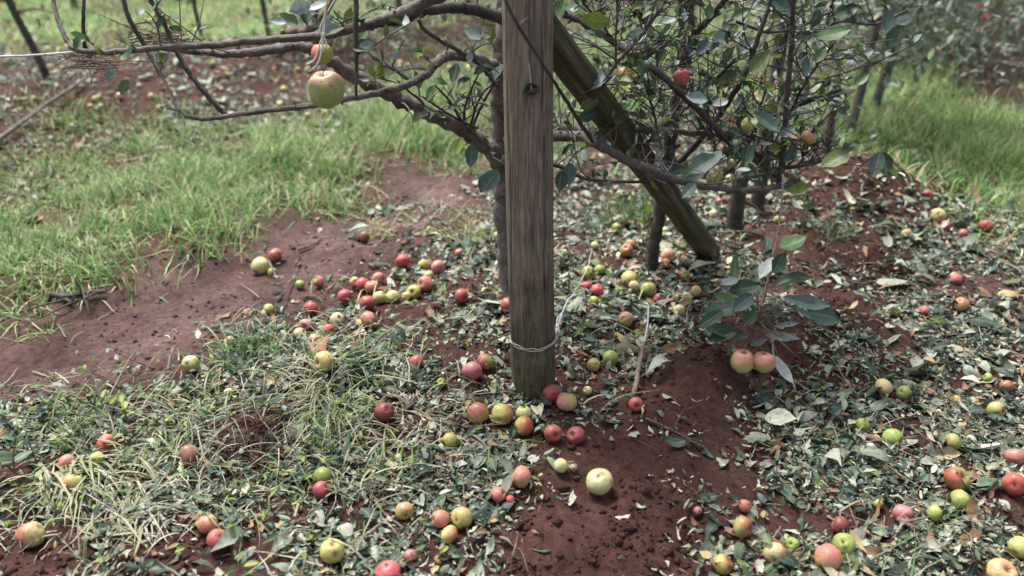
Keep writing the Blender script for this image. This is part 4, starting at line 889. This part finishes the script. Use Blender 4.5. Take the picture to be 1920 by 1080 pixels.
def litter(n, kind):
    p = clear_apples(scatter(n, LIT, .35)); n = len(p); x, y, k = p.T; z = H(x, y)+np.abs(rng.normal(0, .009, n))+.003; ls = (np.maximum(k, 1.6)/2.4)**.45
    yaw = rng.uniform(0, 6.283, n); dv = np.stack([np.cos(yaw), np.sin(yaw), rng.normal(0, .28, n)], 1); nr = np.stack([rng.normal(0, .42, n), rng.normal(0, .42, n), np.ones(n)], 1)
    pal = np.array([(.030, .050, .037), (.050, .080, .060), (.080, .115, .068), (.15, .18, .135), (.25, .275, .215), (.35, .37, .29), (.45, .41, .30), (.20, .115, .065), (.10, .14, .05), (.30, .24, .13)])
    if kind != 'bits': pw = [.25, .19, .10, .10, .16, .10, .03, .06, .03, .02]; L = rng.gamma(6, .0072, n)*ls; W_ = L*rng.uniform(.38, .68, n); tn = rng.uniform(0, .5, n)
    else: pw = [.14, .12, .09, .17, .20, .11, .03, .08, .02, .04]; L = (.005+rng.gamma(2.0, .0083, n))*ls; W_ = L*rng.uniform(.18, .85, n); tn = rng.uniform(.2, .9, n)
    if kind == 'big': L = rng.uniform(.05, .08, n); W_ = L*rng.uniform(.45, .7, n); tn = rng.uniform(0, .3, n)
    c = pal[rng.choice(10, n, p=np.array(pw)/sum(pw))]*(1+rng.normal(0, .15, (n, 1)))
    return (np.stack([x, y, z], 1), dv, nr, L, W_, rng.uniform(-.6, .9, n), rng.uniform(-1.2, 1.4, n), c, tn)
a = Acc()
g = litter(9500, 'full'); near = np.linalg.norm(g[0][:, :2], axis=1) < 3.0
leaves(a, *[v[near] for v in g], hi=True); leaves(a, *[v[~near] for v in g]); g = litter(650, 'big'); leaves(a, *g, hi=True); g = litter(105000, 'bits'); leaves(a, *g)
tag(a.build('leaf_litter', M['litter']), 'torn green and pale hail stripped leaves covering the soil', 'leaf litter', kind='stuff')
# twig and stalk fragments among the leaves
a = Acc(); p = scatter(2600, LIT, .5)
for x, y, k in p:
    L = rng.uniform(.015, .07)*(1.6 if rng.random() < .12 else 1); yaw = rng.uniform(0, 6.28); z = H(x, y)+rng.uniform(.004, .02); d = np.array([math.cos(yaw), math.sin(yaw), rng.normal(0, .18)])*L; b = rng.normal(0, .25, 3)*L; b[2] = abs(b[2])*.6
    c0 = random.choice(((.30, .24, .16, 1), (.42, .38, .28, 1), (.13, .08, .06, 1), (.22, .22, .12, 1))); c = np.array([x, y, z]); tube(a, [c-d, c+b, c+d], [.0016, .0014, .0009], 3, 2, col=c0)
tag(a.build('twig_litter', M['grass']), 'broken stalks and twig ends mixed through the leaf litter', 'twig litter', kind='stuff')
# soil crumbs
a = Acc(); n = 24000; p = scatter(n, ["5 "*24]*14, .6, 100, 1150); ico = np.array([(1, 0, 0), (-1, 0, 0), (0, 1, 0), (0, -1, 0), (0, 0, 1), (0, 0, -1)], float); tri = np.array([(0, 2, 4), (2, 1, 4), (1, 3, 4), (3, 0, 4), (2, 0, 5), (1, 2, 5), (3, 1, 5), (0, 3, 5)])
sz = (rng.gamma(1.6, .0017, n)+.001)*(1+.5*bare(p[:, 0], p[:, 1])*rng.random(n)); V = np.stack([p[:, 0], p[:, 1], H(p[:, 0], p[:, 1])+sz*.2], 1)[:, None, :]+ico[None]*sz[:, None, None]*rng.uniform(.4, 1.6, (n, 6, 1)); s_, t_ = st(V[..., 0], V[..., 1]); dr = np.exp(-((t_-1.45)/.42)**4)
a.add(V.reshape(-1, 3), None, (np.arange(n)[:, None, None]*6+tri[None]).reshape(-1, 3), np.stack([dr, dr*0, dr*0, dr*0+1], -1).reshape(-1, 4)); tag(a.build('soil_crumbs', M['clod'], None, False), 'small crumbs of red brown earth', 'soil', kind='stuff')

# ------------------------------------------------------------------ grass strips
def grass_cols(n, pale):
    k = rng.random(n); c = np.where((k < pale)[:, None], np.array([.42, .40, .25]), np.where((k < pale+.34)[:, None], np.array([.22, .33, .105]), np.where((k < pale+.75)[:, None], np.array([.125, .26, .08]), np.array([.06, .13, .05])))); return c*(1+rng.normal(0, .18, (n, 1)))
p = scatter(100000, GRS, 1.0, -60, 640, .8, 1.6); s_, t_ = st(p[:, 0], p[:, 1])
for nm, sel, lab, pl in (('grass', (t_ > .3) & (t_ < 4.3), 'fresh green grass strip left of the bare track', .24), ('grass', t_ >= 4.3, 'blurred far grass strip beyond the next tree row', .22), ('grass', t_ <= .3, 'dense green grass patch on the right beside the row', .24)):
    q = p[sel]; n = len(q)
    if n == 0: continue
    bright = 1.5 if 'far' in lab else 1.2 if 'right' in lab else 1.0  # far strip: paler green, plus distance haze and light put into blade colour
    a = Acc(); ls = (q[:, 2]/3.2)**.35; flop = rng.random(n) < .3; L = rng.uniform(.05, .18, n)*np.where(t_[sel] > 2.9, .65, 1)*(q[:, 2]/3.2)**.12*(.55+1.3*np.clip(fbm(q[:, 0]*2.3, q[:, 1]*2.3, 51, 2)+.35, 0, 1)); tuft = fbm(q[:, 0]*6, q[:, 1]*6, 61, 2)*9
    blades(a, np.stack([q[:, 0], q[:, 1], H(q[:, 0], q[:, 1])-.004], 1), tuft+rng.normal(0, 1.3, n), np.where(flop, rng.uniform(.1, .6, n), rng.uniform(.7, 1.5, n)), L, rng.uniform(.003, .0085, n)*ls**1.1, np.where(flop, rng.uniform(1.2, 2.8, n), rng.uniform(.2, 1.9, n)), grass_cols(n, pl)*bright, 4, .006)
    tag(a.build(nm, M['grass']), lab, 'grass', kind='stuff')
# ------------------------------------------------------------------ single tufts
CT = dict(d=(.045, .105, .045), f=(.13, .22, .06), s=(.35, .33, .24), y=(.28, .31, .09), k=(.22, .24, .13))
def tuft(px, py, n, L, ck, ang, spread, elev, droop, wd, rad, label):
    q, zd = ground_hit(px, py); a = Acc(); ks = rng.choice(list(ck), n); c = np.array([CT[k] for k in ks])*(1+rng.normal(0, .15, (n, 1)))
    r0 = q[None]+np.stack([rng.normal(0, rad, n), rng.normal(0, rad, n), np.zeros(n)], 1); r0[:, 2] = H(r0[:, 0], r0[:, 1])
    yaw = R(ang)+rng.normal(0, spread, n) if spread < 3 else rng.uniform(0, 6.28, n)
    blades(a, r0, yaw, rng.uniform(*elev, n), rng.uniform(.5, 1.1, n)*L, rng.uniform(.6, 1.2, n)*wd, rng.uniform(*droop, n), c, 7, .006)
    tag(a.build('grass_tuft', M['grass'], None, True, q), label, 'grass tuft', 'grass tufts on the near ground')
for v in ((468, 672, 130, .17, 'dddfk', 0, 9, (.4, 1.4), (.8, 2.6), .007, .045, 'dark green grass tuft at the track edge left of the yellow apple'), (650, 690, 55, .19, 'ddfk', -20, .8, (.1, .9), (.6, 1.4), .005, .03, 'green tuft combed to the right beside the large yellow apple'), (600, 738, 60, .2, 'sskk', 200, 1.2, (.2, .8), (.8, 2), .006, .03, 'pale uprooted straw tuft above the root clump'),
    (625, 775, 80, .24, 'skkff', -70, .7, (.2, .9), (.9, 2.2), .006, .035, 'straw and green tuft falling forward right of the root clump'), (150, 880, 80, .26, 'sskk', -45, .5, (.1, .7), (.6, 1.8), .009, .05, 'pale straw tuft combed down to the right at far left'), (240, 945, 50, .22, 'sskk', -50, .5, (.1, .5), (.5, 1.4), .009, .05, 'lower pale straw tuft between the two left apple groups'),
    (150, 815, 90, .15, 'fkdk', 0, 9, (.5, 1.4), (.6, 2.2), .006, .08, 'mixed green tuft above the dusty pink apple at far left'), (310, 870, 70, .14, 'fkks', 0, 9, (.3, 1.2), (.8, 2.2), .006, .07, 'short green and straw tuft left of the brown bruised apple'), (710, 850, 70, .17, 'ksfk', -60, 1.5, (.2, 1.1), (.8, 2.2), .005, .06, 'thin pale tuft below the dark red apple'),
    (1190, 410, 200, .16, 'ddff', 0, 9, (.7, 1.5), (.5, 2), .004, .10, 'fine green grass clump in front of the pinkish track right of the post'), (715, 445, 40, .15, 'ysk', 0, 9, (.5, 1.4), (.8, 2.2), .006, .05, 'pale dry tuft on the bare patch left of the post'), (880, 450, 60, .15, 'yysk', 0, 9, (.5, 1.4), (.8, 2.2), .006, .06, 'yellowing tuft just left of the tree trunk'), (845, 400, 60, .16, 'ksk', 0, 9, (.4, 1.2), (.8, 2.2), .005, .08, 'dry grey green tuft at the edge of the track behind the post'),
    (1752, 978, 30, .08, 'fd', 0, 9, (.4, 1.4), (.4, 1.8), .004, .012, 'small green grass sprig before the pale green apple at right'), (560, 830, 40, .12, 'kks', 0, 9, (.3, 1.2), (.8, 2.2), .005, .05, 'short straw tuft right of the root clump'), (60, 940, 60, .16, 'kksf', -30, 1.2, (.2, 1.1), (.8, 2.2), .007, .06, 'straggly straw tuft above the bottom left apple'), (500, 920, 60, .14, 'kksd', -20, 1.5, (.1, .9), (.8, 2.2), .005, .08, 'low straw tuft left of the hot pink apple'),
    (380, 780, 70, .15, 'kksf', 0, 9, (.3, 1.2), (.8, 2.2), .005, .08, 'loose pale tuft at the left of the root clump'), (560, 700, 60, .14, 'kks', 0, 9, (.2, 1.1), (.8, 2.2), .005, .07, 'thin straw tuft between the dark tuft and the large yellow apple'), (1565, 450, 40, .14, 'dfk', 0, 9, (.5, 1.4), (.6, 2), .005, .05, 'sparse green tuft on the right soil ridge')): tuft(*v)
# ------------------------------------------------------------------ broad leaved weeds and seedlings
def weed(px, py, h, nl, ll, cks, label, stems=1, wide=.06, wr=.5):
    q, zd = ground_hit(px, py); t = empty('weed', q); tag(t, label, 'weed', 'weeds and seedlings on the near ground'); a, f = Acc(), Acc()
    for s in range(stems):
        e = q+np.array([rng.normal(0, wide), rng.normal(0, wide), h*rng.uniform(.7, 1.1)]); b = q+np.array([rng.normal(0, wide*.3), rng.normal(0, wide*.3), 0]); p, _ = tube(a, [b, (b+e)/2+rng.normal(0, .008, 3), e], [.0028, .0022, .0014], 5, 5)
        n = nl; i = np.clip(rng.normal(.75, .25, n)*len(p), 1, len(p)-1).astype(int); yaw = rng.uniform(0, 6.28, n); dv = np.stack([np.cos(yaw), np.sin(yaw), rng.uniform(-.2, .9, n)], 1); Ls = rng.uniform(.6, 1.2, n)*ll
        for k in range(n):
            f = Acc(); leaves(f, p[i[k]][None], dv[k][None], np.array([[0, 0, 1.]])+rng.normal(0, .3, (1, 3)), Ls[k:k+1], Ls[k:k+1]*wr, rng.uniform(.1, .5), rng.uniform(-.5, .3), np.array([GREEN[int(random.choice(cks))]])*(1+rng.normal(0, .12)), rng.uniform(0, .1), hi=True); f.build('leaf', M['leaf'], t)
        a.build('stem', M['twig'], t); a = Acc()
for v in ((303, 690, .11, 1, .035, '1', 'slender seedling with one pale leaf at the track edge'), (110, 775, .10, 4, .045, '33', 'broad leaved green weed at far left by the track edge', 2), (215, 805, .10, 4, .05, '32', 'green weed with one long upright leaf among the left straw', 2, .05, .35), (255, 800, .12, 5, .035, '25', 'yellow leaved weed left of the small tan apple', 2), (70, 705, .06, 3, .03, '25', 'low leafy weed on the track edge at the left'), (188, 712, .03, 2, .03, '2', 'single yellow green leaf sprout on the track edge'),
    (20, 905, .15, 6, .05, '33', 'upright green weed at the left edge', 3), (565, 840, .04, 4, .022, '23', 'tiny bright green sprout right of the root clump'), (325, 945, .05, 6, .03, '34', 'low rosette weed above the pink and yellow apple', 2), (690, 640, .05, 4, .025, '23', 'small bright sprout below the large rosy apple'), (1555, 470, .20, 5, .04, '354', 'branching green shoot on the right soil ridge', 5, .10), (1640, 300, .10, 3, .05, '4', 'bluish leaved sprig at the top of the soil mound', 1), (1380, 520, .2, 4, .06, '35', 'thin green shoot standing left of the leafy spray', 3, .03, .25),
    (240, 880, .10, 5, .035, '35', 'leafy stalk among the straw between the left apples', 2), (540, 770, .05, 4, .03, '41', 'blue green sprout above the root clump', 1), (180, 770, .09, 5, .03, '353', 'small leafy weed above the bruised red apple at left', 3), (60, 820, .09, 5, .04, '354', 'leafy weed at far left above the dusty pink apple', 3)): weed(*v)

# ------------------------------------------------------------------ mat of cut straw and tiny weeds, lower left
Z = "0 "*24
MAT = [Z]*7+["0 0 0 0 0 0 3 5 5 4 4 3 0 4 4 4 3 2 1 0 0 1 0 0", "0 0 0 1 3 7 9 9 8 5 4 3 0 3 3 3 3 2 0 0 1 1 0 0", "1 3 6 7 6 4 5 9 9 7 4 2 0 1 1 1 0 0 1 2 1 1 0 0", "7 9 9 9 8 3 3 9 9 6 3 1 1 1 1 0 0 0 1 2 1 0 0 0", "9 9 9 9 7 6 6 8 7 4 2 1 0 0 0 0 0 1 2 2 1 0 0 0", "6 7 7 6 5 4 4 5 5 4 2 1 0 0 0 0 0 1 2 2 1 1 0 0", "2 2 3 2 2 2 2 3 3 3 1 0 0 0 0 0 0 1 1 1 1 1 0 0"]
n = 1500; p = clear_apples(scatter(n, MAT, .2, 520, 1190, .9, 2.5)); n = len(p); a = Acc(); k = rng.random(n)
c = np.where((k < .5)[:, None], np.array([.33, .31, .22]), np.where((k < .8)[:, None], np.array([.19, .22, .14]), np.array([.09, .16, .06])))*(1+rng.normal(0, .2, (n, 1)))
blades(a, np.stack([p[:, 0], p[:, 1], H(p[:, 0], p[:, 1])+.01], 1), rng.uniform(0, 6.28, n), rng.uniform(-.1, .9, n), rng.gamma(4, .022, n)+.03, rng.uniform(.0018, .006, n), rng.uniform(.3, 2.6, n), c, 6, .010)
tag(a.build('straw', M['grass']), 'pale cut grass stems strewn over the ground left of the post', 'straw', kind='stuff')
n = 2100; p = clear_apples(scatter(n, MAT, .2, 520, 1190, 1.1, 3.5)); n = len(p); a = Acc(); yaw = rng.uniform(0, 6.28, n); L = rng.uniform(.010, .034, n)
leaves(a, np.stack([p[:, 0], p[:, 1], H(p[:, 0], p[:, 1])+rng.uniform(.01, .06, n)], 1), np.stack([np.cos(yaw), np.sin(yaw), rng.uniform(-.2, 1., n)], 1), np.array([0, 0, 1.])+rng.normal(0, .4, (n, 3)), L, L*rng.uniform(.25, .6, n), rng.uniform(.1, .7, n), rng.uniform(-.8, .4, n), np.array([GREEN[q] for q in rng.choice([3, 5, 2, 0, 4], n)])*(1+rng.normal(0, .2, (n, 1))), .05)
tag(a.build('weed_cover', M['leaf']), 'small mixed green weeds sprouting through the straw and litter at left', 'weeds', kind='stuff')
